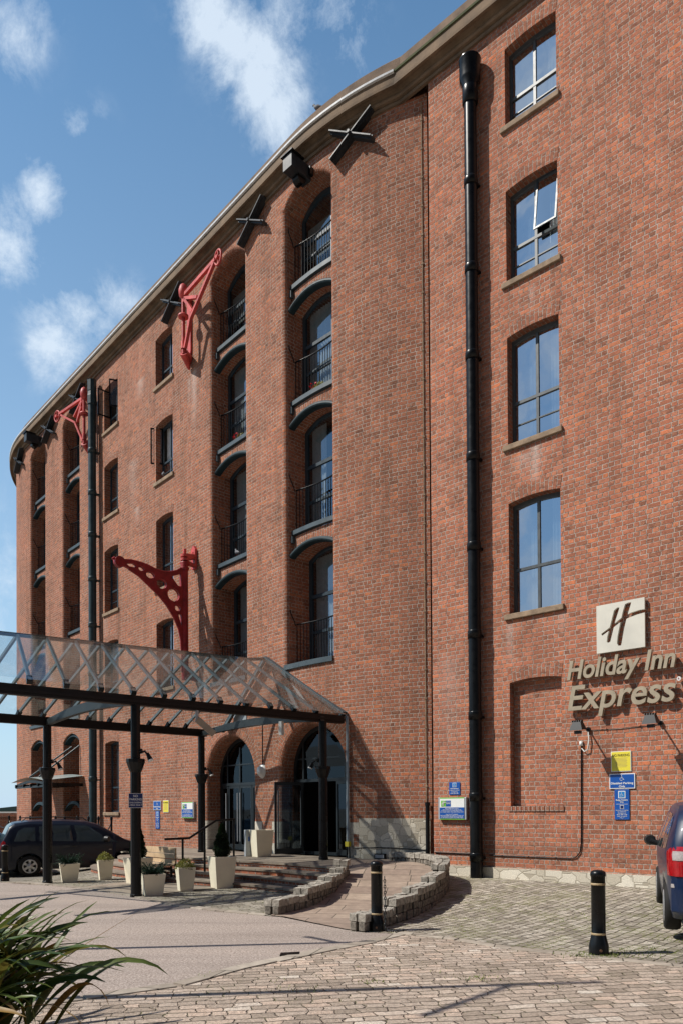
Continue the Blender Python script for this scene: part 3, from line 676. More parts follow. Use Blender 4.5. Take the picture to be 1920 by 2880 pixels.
# balcony bays -------------------------------------------------------------
for bi, (a, b) in enumerate(bays):
    levels = [(15.62, .60), (12.48, .60), (9.0, .66), (5.5, .78)]
    for li, (F, wd) in enumerate(levels):
        bal = None
        if li < 3:
            sp = MB(); zs, cr = F - .55, F - .33
            n = 12; o = outline(a - .02, b + .02, 0, zs, cr - zs, n)[2:]
            for i in range(n):
                p, q = o[i + 1], o[i]
                p8 = [fL(p[0], p[1], .25), fL(q[0], q[1], .25), fL(q[0], q[1], DEEP), fL(p[0], p[1], DEEP), fL(p[0], F, .25), fL(q[0], F, .25), fL(q[0], F, DEEP), fL(p[0], F, DEEP)]
                sp.add(p8, [(0, 1, 5, 4), (4, 5, 6, 7), (3, 2, 1, 0)], [[(p[1], p[0]), (q[1], q[0]), (F, q[0]), (F, p[0])], [(0, 0)] * 4, [(0, p[0]), (0, q[0]), (1, q[0]), (1, p[0])]])
            bal = sp.build('balcony', M['brickL'], B)
            bm = MB()
            for i in range(n):
                p, q = o[i + 1], o[i]; k = .15
                sec = [(.30, -.05), (.15, -.05), (.12, -.035), (.105, -.005), (.11, .03), (.13, .06), (.17, .075), (.249, .075)]
                for (d0, h0), (d1, h1) in zip(sec[:-1], sec[1:]): bm.quad(fL(p[0], p[1] + h0, d0), fL(p[0], p[1] + h1, d1), fL(q[0], q[1] + h1, d1), fL(q[0], q[1] + h0, d0))
            bm.build('arched_beam', M['teal'], bal)
            ch = MB(); ch.strip(fL, a - .02, b + .02, F + .035, F + .15, .18, .30, 4); ch.strip(fL, a + .0, a + .07, F - .18, F - .003, .15, .249)
            ch.build('sill_channel', M['sill_steel'], bal)
            base = F + .15
        else:
            ch = MB(); ch.strip(fL, a - .08, b + .04, F - .10, F + .03, -.05, .26, 6)
            bal = ch.build('balcony', M['sill_steel'], B); base = F + .03
        # railing bowed gently inwards
        rl = MB(); n = 15
        top = [fL(a + .02 + (b - a - .04) * i / 24, base + 1.13, .33 + .12 * sin(pi * i / 24)) for i in range(25)]
        bot = [p - V((0, 0, 1.09)) for p in top]
        rl.tube(top, .020, 6); rl.tube(bot, .013, 6)
        for i in range(n + 1):
            k = i / n; x = a + .03 + (b - a - .06) * k; dd = .33 + .12 * sin(pi * k)
            q = fL(x, 0, dd); rl.tube([q + V((0, 0, base)), q + V((0, 0, base + 1.13))], .011, 5)
        q = fL(a + .015, 0, .30); rl.tube([fL(a + .005, base + 1.1, .30), fL(a + .03, base + 1.2, .24), fL(a + .02, base + 1.42, .12), fL(a + .06, base + 1.48, .08)], .014, 6)
        rl.build('railing', M['iron'], bal)
        # glazed doors behind
        ztop = (17.72 if li == 0 else levels[li - 1][0] - .55); rise = .36 if li == 0 else .28
        z0 = F + .03
        win_d = wd
        fo = MB(); fw = .11
        for (x0, x1) in ((a, a + fw), (b - fw, b), (a + (b - a) * .70, a + (b - a) * .70 + .09)): fo.strip(fL, x0, x1, z0, ztop + (rise if x0 > a and x1 < b else .02), win_d, win_d + .07)
        oo = outline(a, b, z0, ztop, rise, 8)[2:]
        for i in range(8):
            p, q = oo[i + 1], oo[i]
            fo.hexa([fL(p[0], p[1] - .12, win_d - .003), fL(q[0], q[1] - .12, win_d - .003), fL(q[0], q[1] - .12, win_d + .07), fL(p[0], p[1] - .12, win_d + .07), fL(*p, win_d - .003), fL(*q, win_d - .003), fL(*q, win_d + .07), fL(*p, win_d + .07)])
        zm = z0 + (ztop - z0) * .66
        for zz, hh in ((zm, .09), (z0 + .06, .12), (z0 + .95, .07)): fo.strip(fL, a + fw, b - fw, zz - hh / 2, zz + hh / 2, win_d + .005, win_d + .065)
        w = fo.build('window', M['frame2'], B)
        g = MB(); g.add([fL(a + .05, z0, win_d + .035), fL(b - .05, z0, win_d + .035), fL(b - .05, ztop + rise, win_d + .035), fL(a + .05, ztop + rise, win_d + .035)], [(0, 1, 2, 3)]); g.build('pane', M['bayglass'], w)
        if li == 0:
            cm = MB(); cm.strip(fL, a + .12, b - .1, z0 + .9, ztop - .25, win_d + .12, win_d + .13); cm.build('blind', M['blind'], w)
        else:
            cm = MB(); nn = 30; x0, x1 = a + .1, a + .1 + (.95 if (bi + li) % 2 else .62)
            P = [(x0 + (x1 - x0) * i / nn, .025 * sin(i * 1.9)) for i in range(nn + 1)]
            cm.add([fL(x, z0, win_d + .18 + y) for x, y in P] + [fL(x, ztop + .1, win_d + .18 + y) for x, y in P], [(i, i + 1, nn + 2 + i, nn + 1 + i) for i in range(nn)], None, True)
            cm.build('curtain', M['curtain'], w)
        rm = MB(); c4 = [fL(a, z0 - .05, win_d + .08), fL(b, z0 - .05, win_d + .08), fL(b, z0 - .05, win_d + 1.4), fL(a, z0 - .05, win_d + 1.4)]
        t4 = [p + V((0, 0, ztop + rise - z0 + .15)) for p in c4]; rm.add(c4 + t4, [(0, 1, 2, 3), (4, 7, 6, 5), (1, 5, 6, 2), (2, 6, 7, 3), (3, 7, 4, 0)]); rm.build('room', M['room'], w)
# far ground-floor arches
for (a, b) in ((-15.57, -13.93), (-19.32, -17.63)):
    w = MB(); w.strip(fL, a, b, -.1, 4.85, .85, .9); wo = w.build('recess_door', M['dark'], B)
    o = outline(a, b, 0, 4.55, .3, 10)[2:]
    for zc in (0, -2.75):
        bm = MB()
        for i in range(10):
            p, q = o[i + 1], o[i]
            bm.hexa([fL(p[0], p[1] - .12 + zc, .05), fL(q[0], q[1] - .12 + zc, .05), fL(q[0], q[1] - .12 + zc, .3), fL(p[0], p[1] - .12 + zc, .3), fL(p[0], p[1] + zc, .08), fL(q[0], q[1] + zc, .08), fL(q[0], q[1] + zc, .3), fL(p[0], p[1] + zc, .3)])
        bm.build('arched_beam', M['teal'], B)
# entrance doors ------------------------------------------------------------
for di, (a, b, zs, ri) in enumerate(doors):
    d = (.42, .48)[di]; f = MB(); mid = a + (b - a) * (.60 if di == 0 else .56)
    f.strip(fL, a, a + .09, .5, zs, d, d + .08); f.strip(fL, b - .09, b, .5, zs, d, d + .08)
    o = outline(a, b, .5, zs, ri, 16)[2:]
    for i in range(16):
        p, q = o[i + 1], o[i]; c = ((a + b) / 2, zs)
        def inn(t): return (t[0] + (c[0] - t[0]) * .09, t[1] + (c[1] - t[1]) * .09)
        pi_, qi = inn(p), inn(q)
        f.hexa([fL(*pi_, d), fL(*qi, d), fL(*qi, d + .08), fL(*pi_, d + .08), fL(*p, d), fL(*q, d), fL(*q, d + .08), fL(*p, d + .08)])
    for x in ([a + .40, b - .30] if di == 0 else [a + .40, a + 1.06, b - .4]): f.strip(fL, x - .03, x + .03, 2.5, zs + ri * .74, d + .005, d + .07)
    f.strip(fL, a + .09, b - .09, 2.42, 2.50, d - .004, d + .076); f.strip(fL, a + .09, b - .09, 3.02, 3.06, d + .003, d + .07)
    for zz in (.5,): f.strip(fL, a + .09, b - .09, zz, zz + .08, d, d + .06)
    do = f.build('entrance_door', M['doorframe'], B); do['label'] = ['right arched glass entrance with one leaf folded open', 'left arched glass entrance with closed leaves'][di]
    g = MB(); oo = outline(a + .03, b - .03, 2.5, zs, ri - .03, 12); tri, vv = cdt(oo); g.add([fL(x, z, d + .04) for x, z in vv], tri); g.build('fanlight', M['doorglass'], do)
    leaves = [(a + .1, a + .1 + .42), (mid, mid + .03)]
    def doorleaf(P0, dirv, wdt, z1=2.42, hs_=.84):
        Lm = MB(); q = P0 + dirv * wdt; nn = V((-dirv.y, dirv.x, 0)) * .02
        def bar(t0, t1, za, zb):
            A = P0 + dirv * wdt * t0; Bq = P0 + dirv * wdt * t1
            Lm.hexa([A - nn + V((0, 0, za)), Bq - nn + V((0, 0, za)), Bq + nn + V((0, 0, za)), A + nn + V((0, 0, za)), A - nn + V((0, 0, zb)), Bq - nn + V((0, 0, zb)), Bq + nn + V((0, 0, zb)), A + nn + V((0, 0, zb))])
        e = .055 / wdt; bar(0, e, .52, z1); bar(1 - e, 1, .52, z1); bar(e, 1 - e, .52, .66); bar(e, 1 - e, z1 - .08, z1)
        lo = Lm.build('door_leaf', M['doorframe'], do)
        gg = MB(); gg.add([P0 + V((0, 0, .6)), q + V((0, 0, .6)), q + V((0, 0, z1 - .05)), P0 + V((0, 0, z1 - .05))], [(0, 1, 2, 3)]); gg.build('pane', M['doorglass'], lo)
        hh = MB(); hp = P0 + dirv * wdt * hs_ - nn * 3.2; hh.tube([hp + V((0, 0, .75)), hp + V((0, 0, 2.2))], .016, 8); hh.build('handle', M['grey'], lo)
    ax = (fL(a + .2, 0, d) - fL(a, 0, d)).normalized(); nz = ax.cross(V((0, 0, 1)))
    if di == 0:
        doorleaf(fL(a + .42, 0, d - .02), (nz * .93 - ax * .30).normalized(), .80)
        doorleaf(fL(a + .10, 0, d + .03), ax, .30); doorleaf(fL(b - .62, 0, d + .03), ax, .52)
    else:
        doorleaf(fL(a + .10, 0, d + .03), ax, .33); doorleaf(fL(a + .45, 0, d + .03), ax, .60, 2.42, .90); doorleaf(fL(a + 1.07, 0, d + .03), ax, .60, 2.42, .10); doorleaf(fL(a + 1.70, 0, d + .03), ax, .62)
    rm = MB(); c4 = [fL(a, .5, d + .1), fL(b, .5, d + .1), fL(b, .5, 2.6), fL(a, .5, 2.6)]; t4 = [p + V((0, 0, 3.5)) for p in c4]
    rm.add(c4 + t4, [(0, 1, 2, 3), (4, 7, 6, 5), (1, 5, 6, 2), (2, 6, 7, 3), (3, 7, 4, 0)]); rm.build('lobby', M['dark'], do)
    # granite quoins at the foot of the jambs
    for side in (0, 1):
        qn = MB()
        for bz in range(3):
            z0, z1 = .5 + bz * .29, .5 + (bz + 1) * .29 - .008
            wd = (.30, .14, .30)[bz]; steps = 6; prof = []
            e0 = a if side == 0 else b; sg = -1 if side == 0 else 1
            prof.append((e0 + sg * (.12 + wd), -.007))
            for k in range(steps + 1):
                t = k / steps * pi / 2; prof.append((e0 + sg * .125 * (1 - sin(t)) - sg * .006, .125 * (1 - cos(t)) - .007))
            prof.append((e0 - sg * .006, .40))
            if side == 1: prof = prof[::-1]
            for (x0, d0), (x1, d1) in zip(prof[:-1], prof[1:]): qn.quad(fL(x0, z0, d0), fL(x1, z0, d1), fL(x1, z1, d1), fL(x0, z1, d0))
            qn.add([fL(x, z1, y) for x, y in prof], [tuple(range(len(prof)))])
        qn.build('quoin', M['quoin'], B)
# rubble stone dado and plinths
mb = MB()
def patch(mb, W, r0, r1, z0, z1, d, n):
    for i in range(n):
        a = r0 + (r1 - r0) * i / n; b = r0 + (r1 - r0) * (i + 1) / n
        mb.quad(W(a, z0, d), W(b, z0, d), W(b, z1, d), W(a, z1, d), [(a, z0), (b, z0), (b, z1), (a, z1)])
        mb.quad(W(a, z1, d), W(b, z1, d), W(b, z1, .02), W(a, z1, .02), [(a, z1), (b, z1), (b, z1 + abs(d)), (a, z1 + abs(d))])
patch(mb, fL, 2.15, 4.0, .2, 1.47, -.014, 12); mb.build('stone_base', M['rubble'], B)
mb = MB(); patch(mb, fR, -1.37, 16, -.2, .43, -.05, 8); mb.quad(fR(-1.37, -.2, .5), fR(-1.37, -.2, -.05), fR(-1.37, .43, -.05), fR(-1.37, .43, .5)); mb.build('plinth', M['plinth'], B)
for r0, r1 in ((-28, -19.4), (-17.6, -15.6), (-13.9, -4.1)): mb = MB(); patch(mb, fL, r0, r1, -.4, .42 if r1 > -12 else .62, -.03, 14); mb.build('plinth', M['plinth'], B)

# ------------------------------------------------------------------ fixtures on the walls
def downpipe(W, r, ztop, zbot, rad_, mat, collars, label, octo=False, off=.19):
    p = W(r, 0, -off); t = T('downpipe', label, 'drainpipe', (p.x, p.y, zbot)); hs = .75 if octo else 1.0
    m_ = MB(); m_.tube([W(r, zbot, -off), W(r, ztop - .5, -off)], rad_, 16); m_.build('pipe', mat, t)
    h = MB(); h.lathe(W(r, 0, -off), [(rad_ + .005, ztop - .95), (rad_ + .035, ztop - .93), (rad_ + .035, ztop - .62), (rad_ + .03, ztop - .58), (.22 * hs, ztop - .46), (.23 * hs, ztop - .42), (.232 * hs, ztop - .02), (.245 * hs, ztop), (.18 * hs, ztop + .02), (0.0, ztop + .01)], 8 if octo else 18, smooth=not octo); h.build('hopper', mat, t)
    for z in collars:
        c = MB(); c.lathe(W(r, 0, -off), [(rad_, z - .10), (rad_ + .016, z - .10), (rad_ + .016, z + .06), (rad_ + .008, z + .08), (rad_, z + .08)], 16)
        c.strip(W, r - .02, r + .12, z - .07, z - .02, -off + .03, -.002); c.build('collar', mat, t)
    return t
downpipe(fR, -.12, 17.95, .2, .135, M['iron'], [15.3, 13.4, 11.5, 9.3, 7.35, 5.45, 3.70, 1.95, .66], 'glossy black drainpipe with round hopper on the right wing wall')
downpipe(fL, -12.04, 18.1, -.2, .145, M['iron2'], [15.4, 13.8, 12.2, 10.5, 8.75, 6.9, 4.9, 2.9], 'dark green drainpipe with boxy hopper on the curved block', True, .26)
t = T('cable_stub', 'short black pipe standing in the corner between the two walls', 'pipe', tuple(fL(3.98, .6, -.08)))
m_ = MB(); m_.tube([fL(3.96, .55, -.09), fL(3.96, 1.80, -.09)], .05, 10); m_.tube([fL(3.96, 1.76, -.09), fL(3.96, 1.84, -.09)], .062, 10); m_.build('pipe', M['iron'], t)
t = T('lightning_conductor', 'thin brown strip running down the corner of the two walls', 'cable', tuple(fL(3.93, 1.9, 0)))
m_ = MB(); m_.strip(fL, 3.90, 3.925, 1.85, 18.3, -.02, -.003)
for i in range(24): m_.strip(fL, 3.885, 3.94, 2.2 + i * .68, 2.24 + i * .68, -.026, -.002)
m_.build('strip', M['sandstone'], t)
t = T('lightning_conductor', 'thin brown strip beside the green drainpipe and its windows', 'cable', tuple(fL(-11.72, 1, 0)))
m_ = MB(); m_.strip(fL, -11.73, -11.71, .5, 17.9, -.02, -.003); m_.build('strip', M['sandstone'], t)
def cable(name, W, pts, r_, mat, label):
    p = W(*pts[0], -.02); t = MB(); P = [W(a, z, -.02) for a, z in pts]; t.tube(P, r_, 6); 
    for i in range(len(pts) - 1):
        L = math.dist(pts[i], pts[i + 1]); n = int(L / .55)
        for k in range(n):
            f = (k + .5) / n; q = P[i].lerp(P[i + 1], f); t.lathe(q, [(0, -.014), (.018, -.014), (.018, .014), (0, .014)], 6)
    o = t.build(name, mat); return tag(o, label, 'cable')
cable('conduit', fR, [(2.19, 2.92), (2.17, 1.0), (2.14, .82), (2.06, .72), (1.95, .69), (.1, .685)], .012, M['iron'], 'black conduit bending down from the floodlights along the wing wall')
cable('conduit', fR, [(-.28, .70), (-1.33, .70)], .012, M['iron'], 'short black conduit on brick left of the glossy drainpipe')
cable('conduit', fL, [(1.98, .74), (2.6, .77), (3.3, .76), (3.9, .73)], .012, M['iron'], 'black conduit along the pale stone base')
cable('conduit', fR, [(2.38, 3.215), (3.0, 3.205), (3.68, 3.235)], .008, M['cable_red'], 'reddish cable between the two floodlights')
t = MB(); P = [fR(2.34, 3.2, -.03), fR(2.36, 3.0, -.05), fR(2.33, 2.82, -.05), fR(2.26, 2.79, -.04), fR(2.20, 2.86, -.03)]
t.tube(P, .012, 6); t.lathe(fR(2.19, 2.95, -.03), [(0, -.045), (.035, -.045), (.035, .045), (0, .045)], 10); tag(t.build('cable_loop', M['white']), 'white looped cable and junction box under the left floodlight', 'cable')
# pattress crosses
def cross(r, z, label):
    p = fL(r, z, 0); t = T('wall_tie_cross', label, 'wall anchor', tuple(p), 'iron wall ties under the cornice')
    HX, HZ = .58, .36; Ln = math.hypot(HX, HZ)
    for sgn in (1, -1):
        a = MB(); ox, oz = -sgn * HZ / Ln, HX / Ln; dz = .004 * sgn
        def P(q, w, d): return fL(r + q * HX + ox * w, z + sgn * q * HZ + oz * w, d + dz)
        def bar(w0, w1, d0, d1): a.hexa([P(-1, w0, d0), P(1, w0, d0), P(1, w0, d1), P(-1, w0, d1), P(-1, w1, d0), P(1, w1, d0), P(1, w1, d1), P(-1, w1, d1)])
        bar(-.048, .048, -.17, -.145); bar(-.015, .015, -.25, -.17); bar(-.035, .035, -.145, -.02)
        a.build('arm', M['cast'], t)
    b = MB(); b.tube([fL(r, z, -.2), fL(r, z, -.29)], .04, 8); b.build('boss', M['cast'], t)
cross(2.15, 18.17, 'black iron cross near the right end of the curved wall')
cross(-1.66, 18.15, 'black iron cross between the two near balcony bays')
cross(-6.1, 18.12, 'black iron cross behind the upper red crane with raised arm')
cross(-13.75, 18.15, 'black iron cross behind the far red crane')
cross(-16.8, 18.08, 'black iron cross between the two far balcony bays')
cross(-20.7, 18.12, 'black iron cross leftmost at the far rounded corner')
def hoistbox(r, label):
    p = fL(r, 18.0, 0); t = T('hoist_hood', label, 'hoist box', tuple(p))
    m_ = MB(); m_.strip(fL, r - .155, r + .155, 17.84, 18.20, -.70, -.02)
    m_.build('hood', M['cast'], t, bevel=.01)
    m_ = MB(); m_.tube([fL(r - .10, 17.80, -.30), fL(r + .10, 17.80, -.30)], .14, 14); m_.build('pulley', M['iron'], t)
    m_ = MB(); m_.strip(fL, r + .155, r + .22, 17.95, 18.15, -.12, -.001); m_.strip(fL, r - .20, r + .20, 18.205, 18.24, -.74, -.3); m_.build('bracket', M['iron'], t)
hoistbox(.62, 'grey boxed hoist beam above the nearest balcony bay'); hoistbox(-18.0, 'grey boxed hoist beam above the far left bay')

# cranes
def crane(root, out_dir, post_z, mat, build):
    pass
def small_crane(r, dirv, zoff, label, tip, par):
    p = fL(r, 0, -.4); t = T('wall_crane', label, 'crane', (p.x, p.y, 15.9), 'red wall cranes')
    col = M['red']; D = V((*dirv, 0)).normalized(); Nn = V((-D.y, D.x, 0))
    def Q(a, z, o=0): return p + D * a + Nn * o + V((0, 0, z + zoff))
    m_ = MB(); m_.tube([Q(0, 15.82), Q(0, 17.72)], .055, 12); m_.tube([Q(0, 17.55), Q(0, 17.62), Q(0, 17.80), Q(0, 17.95), Q(0, 18.02)], [.06, .13, .15, .10, .03], 12)
    m_.lathe(Q(0, 0), [(.05, 16.95), (.16, 16.96), (.16, 17.02), (.05, 17.03)], 16); m_.tube([Q(0, 15.98), Q(0, 16.2)], .08, 12); m_.build('post', col, t)
    m_ = MB()
    def bar(a, z, b, z2, w=.045, th=.05):
        A, Bq = Q(a, z), Q(b, z2); dr = (Bq - A).normalized(); up = dr.cross(Nn).normalized() * w
        m_.hexa([A - up - Nn * th, Bq - up - Nn * th, Bq - up + Nn * th, A - up + Nn * th, A + up - Nn * th, Bq + up - Nn * th, Bq + up + Nn * th, A + up + Nn * th])
    for q in par['bars']: bar(*q)
    m_.build('jib', col, t)
    m_ = MB(); R = .17
    ring = [Q(tip[0] + R * cos(k * pi / 8), tip[1] + R * 1.25 * sin(k * pi / 8)) for k in range(16)]
    m_.tube(ring, .032, 8, closed=True); 
    for k in range(0, 16, 4): m_.tube([Q(tip[0], tip[1]), ring[k]], .022, 6)
    m_.tube([Q(tip[0], tip[1], -.07), Q(tip[0], tip[1], .07)], .05, 10)
    m_.build('pulley', col, t)
    m_ = MB()   # wall plate with its foot bracket
    F = lambda a, z, o: fL(r - .26 + a, z + zoff, o)
    m_.plate([(-.10, 16.15), (-.02, 15.72), (.10, 16.15), (.12, 17.7), (.07, 17.9), (-.07, 17.9), (-.12, 17.7)], [], lambda a, z, o: fL(r - .26 + a, z + zoff, o), -.06, -.001)
    w0 = fL(r - .26, 0, -.05)
    for z_, hh in ((15.92, .10), (17.72, .10)):
        A = w0 + V((0, 0, z_ + zoff)); Bq = Q(0, z_); m_.tube([A, Bq], [.13, .10], 10)
    m_.tube([w0 + V((0, 0, 15.60 + zoff)), Q(-.0, 15.86)], [.05, .13], 10)
    m_.build('wall_bracket', col, t)
    return t
th = TH0
small_crane(-4.95, (cos(th), -sin(th)), 0, 'salmon red upper crane with its arm raised towards the second balcony bay', (1.98, 17.74),
            dict(bars=[(.05, 17.62, 1.85, 17.74, .05), (.10, 15.95, .45, 16.72, .035), (.45, 16.72, 1.80, 17.70, .04), (.10, 17.50, .85, 17.24 - .08), (.12, 17.45, .56, 16.88), (.0, 17.45, .12, 17.45)]))
small_crane(-12.45, (-cos(th) - .22, sin(th) - .12), -.05, 'salmon red far crane beside the green drainpipe with arm lowered left', (1.72, 17.42),
            dict(bars=[(.05, 17.62, 1.58, 17.46, .045), (.06, 15.95, .55, 16.82, .035), (.55, 16.82, 1.45, 17.38, .035), (.10, 17.50, .40, 16.86, .025), (.12, 17.3, .42, 16.8, .02), (.10, 17.55, .62, 17.05, .025)]))
# big ornate crane
p0 = fL(-4.93, 0, -.4); D = V((-sin(TH0), -cos(TH0), 0)); Nn = V((-D.y, D.x, 0))
t = T('wall_crane', 'deep red ornate cast crane with pierced curved arm above the glass canopy', 'crane', (p0.x, p0.y, 5.7), 'red wall cranes')
def Q(a, z, o=0): return p0 + D * a + Nn * o + V((0, 0, z))
poly = [(.06, 9.14), (.13, 9.13), (.26, 9.03), (.41, 8.965), (.58, 8.915), (.75, 8.89), (1.01, 8.92), (1.23, 8.98), (1.44, 9.01), (1.76, 9.02), (2.01, 8.98), (2.08, 9.03), (2.2, 9.0), (2.27, 8.88), (2.24, 8.79), (2.1, 8.77), (1.98, 8.79), (1.85, 8.75), (1.54, 8.62), (1.21, 8.39), (.88, 8.15), (.62, 7.9), (.38, 7.58), (.21, 7.24), (.14, 6.94), (.11, 6.5), (.10, 5.95), (.06, 5.95)]
def circ(x, y, rx, ry, n=18): return [(x + rx * cos(2 * pi * k / n), y + ry * sin(2 * pi * k / n)) for k in range(n)]
holes = [circ(1.47, 8.83, .095, .07), circ(1.18, 8.70, .14, .10), circ(.81, 8.51, .17, .15), circ(.41, 8.25, .20, .20), circ(.27, 7.87, .095, .095), [(1.95, 8.88), (1.74, 8.93), (1.64, 8.89), (1.68, 8.82), (1.86, 8.82)], [(.25, 7.68), (.15, 7.70), (.135, 7.30)], [(.48, 8.80), (.16, 8.94), (.15, 8.55), (.26, 8.56)]]
m_ = MB(); m_.plate(poly, holes, Q, -.045, .045)
for hc in holes[:5]: m_.tube([Q(a, z, -.05) for a, z in hc], .016, 5, closed=True)
m_.tube([Q(a, z) for a, z in poly[1:12]], .035, 6); m_.tube([Q(a, z) for a, z in poly[17:27]], .035, 6)
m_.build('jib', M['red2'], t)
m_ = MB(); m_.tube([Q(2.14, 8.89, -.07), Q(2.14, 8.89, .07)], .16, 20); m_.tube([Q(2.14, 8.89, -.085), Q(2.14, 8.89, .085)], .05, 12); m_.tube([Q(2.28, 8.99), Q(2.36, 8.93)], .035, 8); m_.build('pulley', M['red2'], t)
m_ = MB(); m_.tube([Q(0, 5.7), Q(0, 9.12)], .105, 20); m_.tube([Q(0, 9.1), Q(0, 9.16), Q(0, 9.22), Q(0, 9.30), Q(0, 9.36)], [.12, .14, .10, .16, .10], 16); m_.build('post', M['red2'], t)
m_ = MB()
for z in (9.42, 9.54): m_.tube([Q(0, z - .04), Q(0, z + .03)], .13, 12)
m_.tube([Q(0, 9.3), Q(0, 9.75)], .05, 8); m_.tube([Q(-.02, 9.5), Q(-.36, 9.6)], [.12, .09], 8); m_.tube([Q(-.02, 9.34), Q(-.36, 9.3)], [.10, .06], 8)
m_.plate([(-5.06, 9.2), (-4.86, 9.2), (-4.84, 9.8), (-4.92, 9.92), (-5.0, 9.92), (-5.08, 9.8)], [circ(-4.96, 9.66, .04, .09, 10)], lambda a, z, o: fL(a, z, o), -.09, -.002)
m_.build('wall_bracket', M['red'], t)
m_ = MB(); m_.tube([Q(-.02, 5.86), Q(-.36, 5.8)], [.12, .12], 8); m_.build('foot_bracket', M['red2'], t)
# round bulkhead lamp between the doors
fm = fr(fL, -1.46, 2.76, 0)
t = T('bulkhead_lamp', 'oval white wall lamp on the brick pier between the doors', 'lamp', tuple(fL(-1.46, 2.76, 0)))
def ell(mbx, rx, ry, z0, z1, n=20):
    pts = [fm @ V((rx * cos(2 * pi * k / n), ry * sin(2 * pi * k / n), z0)) for k in range(n)] + [fm @ V((rx * .8 * cos(2 * pi * k / n), ry * .8 * sin(2 * pi * k / n), z1)) for k in range(n)]
    mbx.add(pts, [(k, (k + 1) % n, n + (k + 1) % n, n + k) for k in range(n)] + [tuple(range(n, 2 * n))], None, True)
m_ = MB(); ell(m_, .16, .20, 0, .07); m_.build('body', M['white'], t); m_ = MB(); ell(m_, .105, .145, .07, .13); m_.build('diffuser', M['lens'], t)
m_ = MB(); m_.strip(fL, -1.45, -1.435, 2.95, 4.3, -.02, -.002); tag(m_.build('conduit', M['iron']), 'thin conduit rising above the oval wall lamp', 'cable')
# rusty plate high on wall under canopy
m_ = MB(); m_.strip(fL, -2.85, -2.2, 4.22, 4.62, -.02, -.002); tag(m_.build('metal_plate', M['grey']), 'grey riveted plate on the wall under the canopy ridge', 'plate')

# ------------------------------------------------------------------ signs
t = T('hotel_sign', 'large satin letters and square cut-out emblem on the right brick wall', 'sign', tuple(fR(3.0, 4.6, 0)))
m_ = MB()
def h2(p): return (2.55 + p[0] * .92, 4.66 + p[1] * .92)
S = lambda x, y: ((x - 1030) / 300, None)
# emblem strokes in panel fractions (0..1 from the lower left)
st1 = [(.215, .215), (.245, .195), (.29, .21), (.335, .37), (.40, .62), (.475, .83), (.49, .885), (.44, .89), (.375, .84), (.34, .72), (.285, .52), (.23, .33)]
st2 = [(.43, .155), (.46, .10), (.515, .10), (.53, .16), (.575, .40), (.64, .66), (.715, .88), (.735, .945), (.67, .95), (.605, .93), (.56, .80), (.50, .55), (.445, .30)]
st3 = [(.10, .405), (.12, .36), (.20, .405), (.33, .475), (.50, .575), (.68, .64), (.85, .675), (1.0, .69), (1.0, .755), (.90, .76), (.72, .735), (.55, .68), (.38, .57), (.25, .49), (.17, .445)]
sq = [(0, 0), (1, 0), (1, 1), (0, 1)]
pts = [V(h2(p)) for p in sq]; es = [(0, 1), (1, 2), (2, 3), (3, 0)]
for s_ in (st1, st2, st3):
    o = len(pts); pts += [V(h2(p)) for p in s_]; es += [(o + i, o + (i + 1) % len(s_)) for i in range(len(s_))]
r = delaunay_2d_cdt(pts, es, [], 0, 1e-5); vv = [(p[0], p[1]) for p in r[0]]; keep = []
SS = [[h2(p) for p in s_] for s_ in (st1, st2, st3)]; SQ = [h2(p) for p in sq]
for f in r[2]:
    c = (sum(vv[k][0] for k in f) / 3, sum(vv[k][1] for k in f) / 3)
    if inside(c, SQ) and not any(inside(c, q) for q in SS): keep.append(tuple(f))
m_.add([fR(a, b, -.085) for a, b in vv], keep)
m_.add([fR(a, b, -.03) for a, b in vv], keep)
ed = {}
for f in keep:
    for i in range(3):
        k = (f[i], f[(i + 1) % 3]); ed[k] = 1
for (a, b) in ed:
    if (b, a) not in ed: m_.quad(fR(*vv[a], -.085), fR(*vv[b], -.085), fR(*vv[b], -.03), fR(*vv[a], -.03))
m_.build('emblem_panel', M['panel'], t)
def signtext(body, u, z, size, par, mat, W=fR, d=-.06, ex=.03, **kw):
    return text('lettering', body, size, fr(W, u, z, d), mat, par, ex, **kw)
def fit(o, W, u0, u1, axisfn):   # stretch lettering sideways to a measured width
    return o
def lettering(body, u0, u1, z0, cap, par, mat, d, ex, shear=0, bold=0, W=fR, name='lettering'):
    cu = bpy.data.curves.new('t', 'FONT'); cu.body = body; cu.size = 1; cu.extrude = 0; cu.shear = shear; cu.offset = bold; cu.resolution_u = 4
    o = bpy.data.objects.new('t', cu); C.objects.link(o); dg = bpy.context.evaluated_depsgraph_get()
    me0 = bpy.data.meshes.new_from_object(o.evaluated_get(dg)); xs = [v.co.x for v in me0.vertices]
    bpy.data.objects.remove(o); bpy.data.meshes.remove(me0)
    sx = (u1 - u0) / (max(xs) - min(xs)); sy = cap / .70
    cu.extrude = ex; o = bpy.data.objects.new('t', cu); C.objects.link(o); dg.update(); dg = bpy.context.evaluated_depsgraph_get()
    me = bpy.data.meshes.new_from_object(o.evaluated_get(dg)); bpy.data.objects.remove(o)
    me.transform(Matrix.Translation((-min(xs), 0, 0))); me.transform(Matrix.Diagonal((sx, sy, 1, 1))); me.transform(fr(W, u0, z0, d))
    me.materials.clear(); me.materials.append(mat); o = bpy.data.objects.new(name, me); C.objects.link(o)
    o.parent = par; o.matrix_parent_inverse = pinv(par); return o
lettering('Holiday Inn', 1.95, 4.02, 4.225, .36, t, M['sandtxt'], -.085, .035, .22, .022)
lettering('Express', 1.96, 4.02, 3.615, .475, t, M['sandtxt'], -.085, .035, .20, .014)
m_ = MB(); fm = fr(fR, 4.06, 4.0, -.05); n = 16
